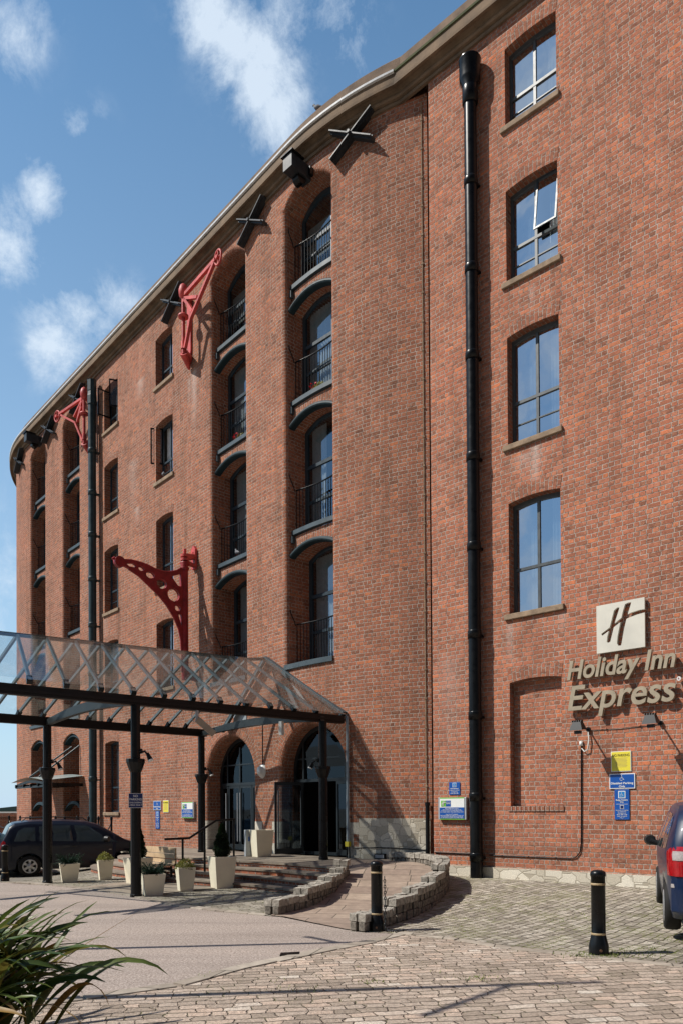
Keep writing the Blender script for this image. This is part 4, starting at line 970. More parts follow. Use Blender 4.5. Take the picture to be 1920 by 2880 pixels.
m_.add([fm @ V((.035 * cos(2 * pi * k / n), .04 * sin(2 * pi * k / n), z)) for z in (0, .03) for k in range(n)], [(k, (k + 1) % n, n + (k + 1) % n, n + k) for k in range(n)] + [tuple(range(n, 2 * n))]); m_.build('trademark_disc', M['swhite'], t)
lettering('R', 4.045, 4.075, 3.98, .04, t, M['red2'], -.083, .001)
def board(W, r0, r1, z0, z1, mat, par, name='panel', d=-.012, thick=.01, bevel=.0):
    m_ = MB(); m_.strip(W, r0, r1, z0, z1, d, d + thick); return m_.build(name, mat, par, bevel=bevel)
def wheelchair(W, cx, cz, h, par, mat, d):
    m_ = MB(); F = lambda x, z: W(cx + x * h, cz + z * h, d)
    def ln(pts, w): m_.tube([F(*p) for p in pts], w * h, 6)
    ln([(-.05, .30), (-.03, -.02), (.16, -.03), (.27, -.28), (.36, -.24)], .035); ln([(-.04, .14), (.12, .13)], .03)
    ln([(-.1 + .0 + .22 * cos(a), -.17 + .21 * sin(a)) for a in [rad(100 + i * 20) for i in range(13)]], .028)
    m_.tube([F(-.06, .40) + (W(cx, cz, d - .001) - W(cx, cz, d)), F(-.06, .40)], .06 * h, 10); return m_.build('wheelchair_symbol', mat, par)
def yellow_sign(W, r0, r1, z0, z1, label, grp=None):
    t = T('parking_notice', label, 'sign', tuple(W((r0 + r1) / 2, (z0 + z1) / 2, 0)), grp)
    w, h = r1 - r0, z1 - z0; d = -.02
    board(W, r0, r1, z0, z1, M['swhite'], t, 'backing', d, .012); board(W, r0 + .012, r1 - .012, z0 + .012, z1 - .012, M['yellow'], t, 'panel', d - .003, .002)
    lettering('NO PARKING', r0 + .03, r1 - .03, z1 - .1 * h / .38 * .8 - .02, .048 * h / .38, t, M['txtdark'], d - .005, .0008, 0, .01)  if W is fR else lettering('NO PARKING', r0 + .03, r1 - .03, z1 - .1, .045, t, M['txtdark'], d - .005, .0008, 0, .01, W)
    for i in range(8): board(W, r0 + .07 + (i % 3) * .012, r1 - .07 - (i % 2) * .015, z1 - h * .33 - i * h * .062 - .006, z1 - h * .33 - i * h * .062, M['gold'], t, 'small_print', d - .0045, .001)
def disabled_sign(W, r0, r1, z0, z1, label):
    t = T('parking_sign', label, 'sign', tuple(W((r0 + r1) / 2, (z0 + z1) / 2, 0)))
    d = -.022; h = z1 - z0; board(W, r0, r1, z0, z1, M['swhite'], t, 'backing', d, .012); board(W, r0 + .016, r1 - .016, z0 + .016, z1 - .016, M['blue'], t, 'panel', d - .003, .002)
    wheelchair(W, (r0 + r1) / 2, z1 - h * .30, h * .42, t, M['swhite'], d - .005)
    lettering('Disabled Parking', r0 + .03, r1 - .03, z0 + h * .30, h * .13, t, M['swhite'], d - .005, .0008, 0, .02, W)
    lettering('Only', (r0 + r1) / 2 - .06, (r0 + r1) / 2 + .06, z0 + h * .09, h * .13, t, M['swhite'], d - .005, .0008, 0, .02, W)
def badge_sign(W, r0, r1, z0, z1, label):
    t = T('badge_holder_sign', label, 'sign', tuple(W((r0 + r1) / 2, (z0 + z1) / 2, 0)))
    d = -.02; w, h = r1 - r0, z1 - z0; cx = (r0 + r1) / 2
    board(W, r0, r1, z0, z1, M['blue'], t, 'panel', d, .012, .004)
    s = w * .24; board(W, cx - s, cx + s, z1 - h * .05 - 2 * s, z1 - h * .05, M['swhite'], t, 'symbol_border', d - .003, .002); s2 = s * .8
    board(W, cx - s2, cx + s2, z1 - h * .05 - s - s2, z1 - h * .05 - s + s2, M['lightblue'], t, 'symbol_panel', d - .005, .002); wheelchair(W, cx, z1 - h * .05 - s, s * 1.3, t, M['swhite'], d - .007)
    lettering('Badge Holders', r0 + .03, r1 - .03, z1 - h * .375, .030, t, M['swhite'], d - .003, .0008, 0, .01, W)
    lettering('Only', cx - .035, cx + .035, z1 - h * .44, .028, t, M['swhite'], d - .003, .0008, 0, .01, W)
    board(W, r0 + .03, r1 - .03, z1 - h * .493, z1 - h * .485, M['swhite'], t, 'rule', d - .003, .002)
    s = w * .13; board(W, cx - s, cx + s, z1 - h * .52 - 2 * s, z1 - h * .52, M['swhite'], t, 'telephone_symbol', d - .003, .002); board(W, cx - s * .8, cx + s * .8, z1 - h * .52 - s * 1.8, z1 - h * .52 - s * .2, M['navy'], t, 'telephone_panel', d - .005, .002)
    for i, (tx, wd) in enumerate((('Assistance is available', .42), ('by telephoning', .28), ('Reception on', .26), ('0151 709 1133', .34), ('when connected', .32), ('Press 3', .14))):
        lettering(tx, cx - wd * w, cx + wd * w, z1 - h * (.705 + i * .05), .017, t, M['swhite'], d - .003, .0008, 0, .02 if i == 3 else 0, W)
def info_board(W, r0, r1, z0, z1, label):
    t = T('information_board', label, 'sign', tuple(W((r0 + r1) / 2, (z0 + z1) / 2, 0)))
    d = -.085; w, h = r1 - r0, z1 - z0
    board(W, r0, r1, z0, z1, M['grey'], t, 'frame', d, .084, .006); e = w * .062
    board(W, r0 + e, r1 - e, z0 + .002, z1 - .002, M['green'], t, 'green_band', d - .004, .003); board(W, r0 + e, r1 - e, z0 + h * .055, z1 - h * .055, M['swhite'], t, 'white_panel', d - .007, .002)
    board(W, r0 + e, r1 - e, z0 + h * .055, z0 + h * .55, M['blue'], t, 'blue_panel', d - .010, .002)
    g0, g1 = r0 + w * .11, r0 + w * .285; zt_, zb = z1 - h * .14, z1 - h * .41
    board(W, g0, g1, zb, zt_, M['green'], t, 'green_logo', d - .010, .002); board(W, g1 + .004, g1 + w * .18, zb, zt_, M['blue'], t, 'blue_logo', d - .010, .002)
    m_ = MB(); k = lambda x, y: W(g0 + (g1 - g0) * x, zb + (zt_ - zb) * y, d - .013)
    m_.tube([k(.27, .15), k(.36, .5), k(.5, .9)], .007, 5); m_.tube([k(.5, .1), k(.6, .55), k(.74, .95)], .007, 5); m_.tube([k(.12, .4), k(.5, .58), k(1, .72)], .006, 5); m_.build('emblem', M['swhite'], t)
    lettering('Holiday Inn', g1 + .012, g1 + w * .17, zb + (zt_ - zb) * .66, h * .05, t, M['swhite'], d - .013, .0006, .2, 0, W); lettering('Express', g1 + .012, g1 + w * .17, zb + (zt_ - zb) * .42, h * .065, t, M['swhite'], d - .013, .0006, .2, 0, W)
    cx = (r0 + r1) / 2
    for i, (tx, wd) in enumerate((('Please safeguard your property', .24), ('Users of this car park do so at their own risk', .33), ('The proprietors accept no responsibility whatsoever for any', .38), ('loss or damage to vehicles or other property howsoever caused', .41), ('', 0), ('Closed Circuit TV in Operation', .22), ('Recorded images are used for security and', .41), ('crime prevention purposes and are monitored', .39), ('for the safety of guests and public safety', .40))):
        if tx: lettering(tx, cx - wd * w, cx + wd * w, z0 + h * (.49 - i * .052), h * .026, t, M['swhite'], d - .012, .0006, 0, .02, W)
yellow_sign(fR, 2.78, 3.165, 2.375, 2.76, 'yellow notice above the two blue signs on the right wing')
disabled_sign(fR, 2.745, 3.235, 2.05, 2.335, 'wide blue disabled parking sign on the right wing')
badge_sign(fR, 2.84, 3.125, 1.465, 2.035, 'tall blue badge sign lowest of the three on the right wing')
info_board(fR, -1.175, -.435, 1.445, 1.94, 'white, green and blue notice board left of the glossy drainpipe')
t = T('ramp_sign', 'small blue assistance sign above the notice board beside the glossy drainpipe', 'sign', tuple(fR(-.78, 2.14, 0)))
board(fR, -.925, -.635, 2.0, 2.28, M['blue'], t, 'panel', -.018, .012, .004); board(fR, -.83, -.73, 2.17, 2.265, M['swhite'], t, 'symbol_border', -.021, .002); board(fR, -.822, -.738, 2.178, 2.257, M['lightblue'], t, 'symbol_panel', -.023, .002); wheelchair(fR, -.78, 2.215, .07, t, M['swhite'], -.025)
for i, (tx, wd) in enumerate((('Ramp Assistance', .105), ('Assistance is available', .125), ('by telephoning', .08), ('0151 709 1133', .10))): lettering(tx, -.78 - wd, -.78 + wd, 2.13 - i * .036, .020, t, M['swhite'], -.021, .0006, 0, .02 if i in (0, 3) else 0)
disabled_sign(fL, -7.72, -7.20, 1.70, 2.01, 'small blue disabled parking sign on the curved wall beyond the canopy post')
yellow_sign(fL, -7.05, -6.68, 1.62, 2.02, 'narrow yellow notice on the curved wall beside a blue sign')
badge_sign(fL, -7.58, -7.30, 1.07, 1.67, 'tall blue badge sign on the curved wall beyond the canopy')
info_board(fL, -5.74, -5.0, 1.44, 1.95, 'white, green and blue notice board on the curved wall beside the handrail')

# floodlights
for u, z, lab in ((2.34, 3.22, 'left'), (3.71, 3.235, 'right')):
    t = T('floodlight', 'black floodlight on a wall arm, %s one of the pair under the letters' % lab, 'lamp', tuple(fR(u, z, 0)), 'black floodlights')
    m_ = MB(); m_.tube([fR(u, z, -.0), fR(u, z, -.50)], .016, 8); m_.tube([fR(u, z, -.0), fR(u, z, -.05)], .045, 10); m_.build('arm', M['iron'], t)
    m_ = MB(); F = lambda a, b, d: fR(u + a, z + b, -.50 + d)
    m_.hexa([F(-.13, -.06, -.10), F(.13, -.06, -.10), F(.13, -.02, .10), F(-.13, -.02, .10), F(-.08, .10, -.06), F(.08, .10, -.06), F(.08, .12, .05), F(-.08, .12, .05)])
    for k in range(5): m_.hexa([F(-.10 + k * .045, .10, -.06), F(-.09 + k * .045, .10, -.06), F(-.09 + k * .045, .12, .05), F(-.10 + k * .045, .12, .05), F(-.10 + k * .045, .135, -.05), F(-.09 + k * .045, .135, -.05), F(-.09 + k * .045, .15, .04), F(-.10 + k * .045, .15, .04)])
    m_.strip(fR, u - .06, u + .06, z - .12, z - .06, -.53, -.45); m_.build('lamp_head', M['plastic'], t)

# ------------------------------------------------------------------ glass canopy
PA, PB, PC, PD = V((-4.04, 14.83, 0)), V((-6.90, 17.71, 0)), V((-.43, 17.85, .5)), V((-3.95, 21.35, .5))
cn = T('glass_canopy', 'pitched glass entrance canopy on black posts and beams', 'canopy', (-4, 18, 0))
def lin(a, b, t): return a + (b - a) * t
def beam(mb, a, b, w, h, up=V((0, 0, 1))):
    d = (b - a).normalized(); s = d.cross(up).normalized() * (w / 2); u = s.cross(d).normalized() * h
    if u.z < 0: u = -u
    mb.hexa([a - s, b - s, b + s, a + s, a - s + u, b - s + u, b + s + u, a + s + u])
Az, Bz, Cz, Dz = [V((p.x, p.y, z)) for p, z in ((PA, 3.77), (PB, 3.70), (PC, 3.78), (PD, 3.78))]
CE = V((.03, 18.38, 3.78)); DE = V((-3.86, 21.46, 3.78))
A0 = Az + (Az - Cz).normalized() * 4.6; B0 = Bz + (Bz - Dz).normalized() * 4.6
m_ = MB(); beam(m_, A0, CE, .16, .19); beam(m_, A0 + V((-.0, -.0, .05)), CE + V((0, 0, .05)), .22, .05); m_.build('eave_beam', M['darkbeam'], cn)
m_ = MB(); beam(m_, B0, DE, .16, .20); m_.build('eave_beam', M['darkbeam'], cn)
def xbeam(a, b):
    m_ = MB(); n = 12
    for i in range(n):
        t0, t1 = i / n, (i + 1) / n
        p, q = lin(a, b, t0), lin(a, b, t1); h0, h1 = [.16 + .10 * sin(pi * t) for t in (t0, t1)]; z0, z1 = [.02 + .10 * sin(pi * t) - .02 for t in (t0, t1)]
        d = (b - a).normalized().cross(V((0, 0, 1))) * .06
        m_.hexa([p - d + V((0, 0, z0)), q - d + V((0, 0, z1)), q + d + V((0, 0, z1)), p + d + V((0, 0, z0)), p - d + V((0, 0, z0 + h0 * .75)), q - d + V((0, 0, z1 + h1 * .75)), q + d + V((0, 0, z1 + h1 * .75)), p + d + V((0, 0, z0 + h0 * .75))])
    m_.build('cross_beam', M['beam'], cn)
xbeam(Az, Bz); xbeam(Cz, Dz)
R_a, R_b = V((-6.41, 14.93, 5.18)), V((-2.51, 20.11, 5.70))      # ridge at the first and last whole rafter
E_a, E_b = V((-5.49, 13.30, 3.99)), V((-.56, 17.74, 3.99))
G_a, G_b = V((-8.35, 16.75, 3.93)), V((-4.35, 21.0, 3.99))
Rw, Ew, Gw = V((-2.06, 20.49, 5.78)), V((.06, 18.40, 3.99)), V((-3.45, 22.0, 3.99))
ks = list(range(-3, 11)); NN = 10
def row(a, b, w, k): return w if k == 11 else lin(a, b, k / NN)
ridge = MB(); rp = [row(R_a, R_b, Rw, k) for k in ks + [11]]
for p, q in zip(rp[:-1], rp[1:]): beam(ridge, p + V((0, 0, -.02)), q + V((0, 0, -.02)), .07, .07)
ridge.build('ridge_bar', M['darkbeam'], cn)
for k in ks + [11]:
    r_, e_, g_ = row(R_a, R_b, Rw, k), row(E_a, E_b, Ew, k), row(G_a, G_b, Gw, k)
    for q in (e_, g_):
        m_ = MB(); up = (q - r_).cross(E_b - E_a).normalized(); up = up if up.z > 0 else -up
        beam(m_, r_ - up * .02, q - up * .02, .05, .065, up); m_.build('rafter', M['rafter'], cn)
        c = MB(); beam(c, q + (r_ - q).normalized() * .04 - V((0, 0, .07)), q + (r_ - q).normalized() * .16 - V((0, 0, .02)), .10, .08); c.build('clamp', M['iron'], cn)
seq = ks + [11]
for k0, k1 in zip(seq[:-1], seq[1:]):
    for (a, b, w) in ((E_a, E_b, Ew), (G_a, G_b, Gw)):
        r0, r1, e0, e1 = row(R_a, R_b, Rw, k0), row(R_a, R_b, Rw, k1), row(a, b, w, k0), row(a, b, w, k1)
        z = V((0, 0, .065)); m_ = MB(); m_.add([lin(e0, r0, -.03) + z, lin(e1, r1, -.03) + z, r1 + z, r0 + z], [(0, 1, 2, 3)]); m_.build('glass_pane', M['roofglass'], cn)
m_ = MB(); beam(m_, Rw + V((.03, .06, .06)), Ew + V((.03, .06, .06)), .16, .03); beam(m_, Rw + V((.03, .06, .06)), Gw + V((.03, .06, .06)), .16, .03); m_.build('wall_flashing', M['sill_steel'], cn)
def post(p, ztop, col):
    m_ = MB(); r_ = .105; cz = 2.64
    m_.lathe((p.x, p.y, 0), [(r_ + .012, p.z), (r_ + .012, p.z + .05), (r_, p.z + .06), (r_, cz - .2), (r_ + .03, cz - .14), (.175, cz - .02), (.185, cz), (.185, cz + .06), (.17, cz + .07), (r_ - .01, cz + .075), (r_ - .01, ztop)], 12, smooth=False)
    m_.build('post', M['iron'], cn)
for p, z in ((PA, 3.77), (PB, 3.70), (PC, 3.78), (PD, 3.78)): post(p, z, 0)
def spot(p, a, label):
    d = V((cos(a), sin(a), 0)); t = T('spotlight', label, 'lamp', (p.x, p.y, 2.8), 'spotlights on the canopy posts')
    m_ = MB(); m_.tube([p + d * .10 + V((0, 0, 2.83)), p + d * .19 + V((0, 0, 2.86)), p + d * .23 + V((0, 0, 2.80))], .022, 8); m_.tube([p + d * .09 + V((0, 0, 2.86)), p + d * .13 + V((0, 0, 2.86))], .05, 8); m_.build('bracket', M['iron'], t)
    m_ = MB(); q = p + d * .24 + V((0, 0, 2.82)); e = q + V((d.x * .06, d.y * .06, -.13)); m_.tube([q, e], [.03, .055], 12); m_.build('lamp_head', M['iron'], t)
    m_ = MB(); m_.tube([e, e + V((d.x * .012, d.y * .012, -.025))], [.056, .058], 12); m_.build('lens', M['lens'], t)
z0 = V((0, 0, 0))
spot(PA, -.1, 'small spotlight on the canopy post with the parking sign'); spot(PB, .1, 'small spotlight on the leftmost canopy post'); spot(V((PC.x, PC.y, 0)), pi * .95, 'small spotlight on the post in front of the right door'); spot(V((PD.x, PD.y, 0)), -.2, 'small spotlight on the post beside the handrail')
# parking plate on the post
t = T('post_sign', 'navy no parking plate on the middle canopy post', 'sign', (PA.x, PA.y - .15, 1.89))
nz = V((.26, -.965, 0)).normalized(); xx = V((0, 0, 1)).cross(nz)
def FP(r_, z, d): return V((PA.x, PA.y, 0)) + nz * (.13 - d) + xx * r_ + V((0, 0, z))
board(FP, -.135, .135, 1.745, 2.03, M['swhite'], t, 'backing', 0, .006); board(FP, -.128, .128, 1.752, 2.023, M['navy'], t, 'panel', -.003, .002)
for i, (tx, w, c) in enumerate((('NO', .042, .045), ('PARKING', .115, .042), ('UNLOADING', .118, .028), ('AREA ONLY', .118, .028))): lettering(tx, -w, w, (1.955, 1.892, 1.835, 1.787)[i], c, t, M['swhite'], -.004, .0006, 0, .01, FP)
# security camera under the eave beam
t = T('security_camera', 'beige security camera hanging below the canopy eave', 'camera', (-2.9, 15.9, 3.5))
cc_ = lin(Az, Cz, .29)
m_ = MB(); m_.tube([cc_, cc_ - V((0, 0, .22))], .035, 10); m_.tube([cc_ + V((-.06 + .05 * cos(a), .0, -.12 + .12 * sin(a))) for a in [rad(i * 30) for i in range(12)]], .008, 6, closed=True); m_.build('mount', M['grey'], t)
m_ = MB(); a = cc_ - V((0, 0, .22)); b = a + V((.30, .05, -.27)); beam(m_, a - (b - a) * .12 - V((0, 0, .05)), b - V((0, 0, .05)), .13, .13); m_.build('housing', simple('camera_beige', (.36, .29, .22), .5), t)
# white rainwater pipe by the right door
t = T('rainwater_pipe', 'slim grey pipe with yellow tag beside the right entrance door', 'drainpipe', tuple(fL(1.86, .5, -.06)))
m_ = MB(); m_.tube([Ew + V((-.1, -.02, -.02)), fL(1.80, 4.0, -.06), fL(1.86, 3.95, -.06), fL(1.87, 3.85, -.06), fL(1.87, .85, -.06)], .036, 8); m_.build('pipe', simple('pipe_grey_blue', (.30, .37, .42), .45), t)
m_ = MB(); m_.strip(fL, 1.83, 1.93, .78, .90, -.13, -.02); m_.build('warning_tag', M['yellow'], t); m_ = MB(); m_.tube([fL(1.85, .8, -.05), fL(1.84, .45, -.08)], .02, 6); m_.tube([fL(1.90, .8, -.05), fL(1.93, .42, -.08)], .015, 6); m_.build('cable_tail', M['iron'], t)
m_ = MB(); m_.strip(fL, .64, .73, 3.52, 3.86, -1.1, -1.02); tag(m_.build('junction_box', M['white']), 'small white box beside the top of the right canopy post', 'box')
# far canopy
t = T('glass_awning', 'small curved glass awning over the far entrance with two tie rods', 'canopy', tuple(fL(-15.2, 3, 0)))
m_ = MB(); g = MB(); n = 12; ra, rb = -17.1, -13.45
for i in range(n):
    x0, x1 = ra + (rb - ra) * i / n, ra + (rb - ra) * (i + 1) / n; c0, c1 = [.16 * sin(pi * (x - ra) / (rb - ra)) for x in (x0, x1)]
    g.quad(fL(x0, 2.86 + c0, -1.6), fL(x1, 2.86 + c1, -1.6), fL(x1, 3.08 + c1 * .7, -.02), fL(x0, 3.08 + c0 * .7, -.02))
    m_.hexa([fL(x0, 2.66 + c0, -1.45), fL(x1, 2.66 + c1, -1.45), fL(x1, 2.66 + c1, -1.38), fL(x0, 2.66 + c0, -1.38), fL(x0, 2.76 + c0, -1.45), fL(x1, 2.76 + c1, -1.45), fL(x1, 2.76 + c1, -1.38), fL(x0, 2.76 + c0, -1.38)])
for x in (-16.9, -16, -15.2, -14.4, -13.6): m_.strip(fL, x - .03, x + .03, 2.66, 2.78, -1.5, -.01)
m_.strip(fL, ra + .1, rb - .1, 2.62, 2.70, -1.46, -1.40)
go = g.build('glass', simple('frosted_glass', (.32, .38, .37), .35, 0, .1, 4), t); m_.build('frame', M['iron'], t)
for x0, x1 in ((-14.62, -15.7), (-13.87, -14.6)):
    m_ = MB(); m_.tube([fL(x0, 4.3, -.02), fL(x1, 3.05, -1.35)], .035, 8); m_.build('tie_rod', M['iron2'], t)

# ------------------------------------------------------------------ ground
def sstep(t): t = max(0, min(1, t)); return t * t * (3 - 2 * t)
def g_h(x, y):
    dR = -((x - 3.10) * -sin(AR) + (y - 16.28) * -cos(AR)) * -1
    dR = (x - 3.10) * -sin(AR) + (y - 16.28) * -cos(AR)     # metres in front of the right wing
    u = (x - 3.10) * cos(AR) - (y - 16.28) * sin(AR)
    h = .2 * sstep(1 - dR / 5.0) * sstep((u + 5.2) / 2.5)
    left = sstep((-x - 6.6) / 2.2) * sstep((y - 17.0) / 4)
    return h - .2 * left
def sheet(name, poly, mat, off, step=.6, uvang=None):
    x0 = min(p[0] for p in poly); x1 = max(p[0] for p in poly); y0 = min(p[1] for p in poly); y1 = max(p[1] for p in poly)
    ex = []; nx = int((x1 - x0) / step) + 1; ny = int((y1 - y0) / step) + 1
    for i in range(nx):
        for j in range(ny):
            q = (x0 + i * step + .013, y0 + j * step + .017)
            if inside(q, poly): ex.append(q)
    tri, vv = cdt(poly, (), (), ex); m_ = MB(); m_.add([(a, b, g_h(a, b) + off) for a, b in vv], tri, [[vv[k] for k in f] for f in tri], True)
    return m_.build(name, mat, None, 'structure')
# base sheet to the horizon
m_ = MB(); xs_ = [-6000, -1500, -400, -120, -60] + [-40 + i * 2 for i in range(41)] + [60, 120, 400, 1500, 6000]; ys_ = [-3000, -800, -200, -60, -20] + [-8 + i * 2 for i in range(30)] + [60, 90, 200, 600, 2000, 9000]
vs = [(x, y, g_h(x, y) - .03) for x in xs_ for y in ys_]; ny = len(ys_)
m_.add(vs, [(i * ny + j, (i + 1) * ny + j, (i + 1) * ny + j + 1, i * ny + j + 1) for i in range(len(xs_) - 1) for j in range(ny - 1)], None, True); m_.build('ground', M['earth'], None, 'structure')
far_edge = [(-22, 27.5), (-12, 20.6), (-8.46, 18.68), (-6.75, 17.19), (-5.45, 16.30), (-4.13, 14.83), (-3.01, 13.39), (-2.11, 12.61), (-1.22, 12.04), (-.95, 11.9), (-.45, 11.25), (.05, 10.62), (.36, 10.4)]
near_edge = [(.72, 10.25), (.3, 9.72), (-.19, 9.25), (-.84, 8.51), (-1.15, 8.16), (-1.66, 7.38), (-2.39, 6.91), (-3.4, 6.3), (-6, 5.2), (-14, 3.0)]
mid_edge = [(.72, 10.25), (1.44, 9.69), (1.99, 9.05), (2.67, 8.61), (3.59, 7.97), (6, 6.6), (12, 3.0)]
sheet('road', far_edge + near_edge + [(-22, 6)], M['asphalt'], 0.0)
sheet('cobbled_foreground', list(reversed(mid_edge)) + near_edge[1:] + [(-14, -4), (12, -4)], M['sett'], 0.003)
wr = [fR(u, 0, -.02) for u in (16, 8, 3, -1.36)]
sheet('cobbled_forecourt', [(.36, 10.4)] + mid_edge + [(14, 2.0)] + [(p.x, p.y) for p in wr] + [(1.3, 17.5), (1.0, 14), (.4, 11.3)], M['sett2'], .004)
wl = [fL(r_, 0, -.0) for r_ in (1.2, -1, -4, -9, -14, -19.5, -22, -25)]
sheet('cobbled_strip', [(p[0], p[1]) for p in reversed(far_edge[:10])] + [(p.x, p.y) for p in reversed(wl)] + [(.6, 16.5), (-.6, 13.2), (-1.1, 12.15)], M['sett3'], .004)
sheet('paved_path', [(-5.75, 16.65), (-5.45, 16.30), (-4.13, 14.86), (-2.2, 16.6), (-3.6, 18.4), (-4.6, 19.0)], M['strip'], .009)
def kerb(name, line, w, off, lab=None):
    m_ = MB(); 
    pts = []
    for (a, b) in zip(line[:-1], line[1:]):
        L = math.dist(a, b); n = max(1, int(L / .7))
        pts += [(a[0] + (b[0] - a[0]) * i / n, a[1] + (b[1] - a[1]) * i / n) for i in range(n)]
    pts.append(line[-1])
    for a, b in zip(pts[:-1], pts[1:]):
        d = V((b[0] - a[0], b[1] - a[1], 0)); L = d.length; d.normalize(); s = V((-d.y, d.x, 0)) * w * (.85 + .3 * rnd.random()); gq = d * .012
        A = V((*a, 0)) + gq; Bq = V((*b, 0)) - gq; h = off + rnd.uniform(0, .008)
        P = [A, Bq, Bq + s, A + s]; lo = [V((p.x, p.y, g_h(p.x, p.y) - .02)) for p in P]; hi = [V((p.x, p.y, g_h(p.x, p.y) + h)) for p in P]
        m_.hexa(lo + hi)
    return m_.build(name, M['kerb'], None, 'structure', bevel=.006)
kerb('kerb', list(reversed(far_edge[:9])), -.17, .012); kerb('kerb', near_edge[:9], .19, .012); kerb('kerb', mid_edge[:6], .15, .010)

# steps and landing -------------------------------------------------------
ent = T('entrance_steps', 'broad red brick steps with worn sandstone treads below the doors', 'steps', (-3, 18, 0))
wdir = V((-.715, .699, 0)); odir = V((-.699, -.715, 0)) 
e1 = [V((-.02, 15.45, 0)), V((-.3, 15.75, 0)), V((-.99, 16.5, 0)), V((-1.8, 17.25, 0)), V((-2.55, 17.85, 0)), V((-3.5, 18.65, 0)), V((-4.6, 19.7, 0)), V((-5.5, 20.75, 0)), V((-6.0, 21.6, 0)), V((-6.2, 22.6, 0))]
def smooth(pts, n=5):
    out = []
    for i in range(len(pts) - 1):
        p0_, p1, p2, p3 = pts[max(i - 1, 0)], pts[i], pts[i + 1], pts[min(i + 2, len(pts) - 1)]
        for k in range(n):
            t_ = k / n; out.append(.5 * ((2 * p1) + (p2 - p0_) * t_ + (2 * p0_ - 5 * p1 + 4 * p2 - p3) * t_ ** 2 + (3 * p1 - p0_ - 3 * p2 + p3) * t_ ** 3))
    return out + [pts[-1]]
e1 = smooth(e1)
def offs(line, d):
    out = []
    for i, p in enumerate(line):
        t_ = (line[min(i + 1, len(line) - 1)] - line[max(i - 1, 0)]).normalized(); out.append(p + V((-t_.y, t_.x, 0)) * d)
    return out
def riser(line, z0, z1, name='riser'):
    m_ = MB(); run = 0
    for a, b in zip(line[:-1], line[1:]):
        L = (b - a).length; m_.quad(a + V((0, 0, z0)), b + V((0, 0, z0)), b + V((0, 0, z1)), a + V((0, 0, z1)), [(run, z0 + .03), (run + L, z0 + .03), (run + L, z1 + .03), (run, z1 + .03)]); run += L
    return m_
for i in range(4):
    zt_ = .5 - i * .125; ln = offs(e1, .37 * i)
    st = riser(ln, zt_ - .14, zt_ - .035).build('riser', M['brick_step'], ent)
    if i:
        inner = offs(e1, .37 * (i - 1) - .04); outer = offs(e1, .37 * i + .025)
        m_ = MB(); z = V((0, 0, zt_)); lo = V((0, 0, zt_ - .04))
        for k in range(len(ln) - 1):
            m_.quad(inner[k] + z, inner[k + 1] + z, outer[k + 1] + z, outer[k] + z); m_.quad(outer[k] + lo, outer[k + 1] + lo, outer[k + 1] + z, outer[k] + z); m_.quad(ln[k] + lo, ln[k + 1] + lo, outer[k + 1] + lo, outer[k] + lo)
        m_.build('tread', M['tread'], ent)
lp = [(p.x, p.y) for p in offs(e1, .025)] + [(p.x, p.y) for p in [fL(r_, 0, .55) for r_ in (-7.8, -6, -4.5, -3, -1.5, 0, 1.7, 1.75)]] + [(.02, 16.6)]
tri, vv = cdt(lp); m_ = MB(); m_.add([(a, b, .5) for a, b in vv], tri)
ol = offs(e1, .025)
for a, b in zip(ol[:-1], ol[1:]): m_.quad(a + V((0, 0, .46)), b + V((0, 0, .46)), b + V((0, 0, .5)), a + V((0, 0, .5)))
m_.build('landing', M['tread'], ent)
# ramp --------------------------------------------------------------------
def r_h(x, y): return max(g_h(x, y) * 0, .485 * sstep((y - 12.8) / 4.4) if y < 17.2 else .485)
LW = [V((-1.13, 12.1, 0)), V((-.62, 13.15, 0)), V((-.26, 14.3, 0)), V((.04, 15.6, 0))]
RW = [V((.20, 10.42, 0)), V((.66, 11.12, 0)), V((1.12, 12.05, 0)), V((1.50, 13.0, 0)), V((1.80, 14.0, 0)), V((2.02, 15.1, 0)), V((2.03, 16.0, 0)), V((1.86, 16.75, 0)), V((1.52, 17.25, 0)), V((1.16, 17.55, 0))]
poly = [(-1.13, 12.02), (-.9, 11.88), (-.42, 11.22), (.06, 10.6), (.2, 10.5)] + [(p.x, p.y) for p in RW[1:]] + [(1.16, 17.9), (.35, 18.2), (-.3, 18.3), (.1, 15.6)] + [(p.x, p.y) for p in reversed(LW[:-1])]
ex = []
for i in range(30):
    for j in range(50):
        q = (-1.3 + i * .15, 10.4 + j * .16)
        if inside(q, poly): ex.append(q)
tri, vv = cdt(poly, (), (), ex); m_ = MB(); m_.add([(a, b, r_h(a, b) + .014) for a, b in vv], tri, None, True)
m_.build('ramp_surface', M['ramp'], None, 'structure')
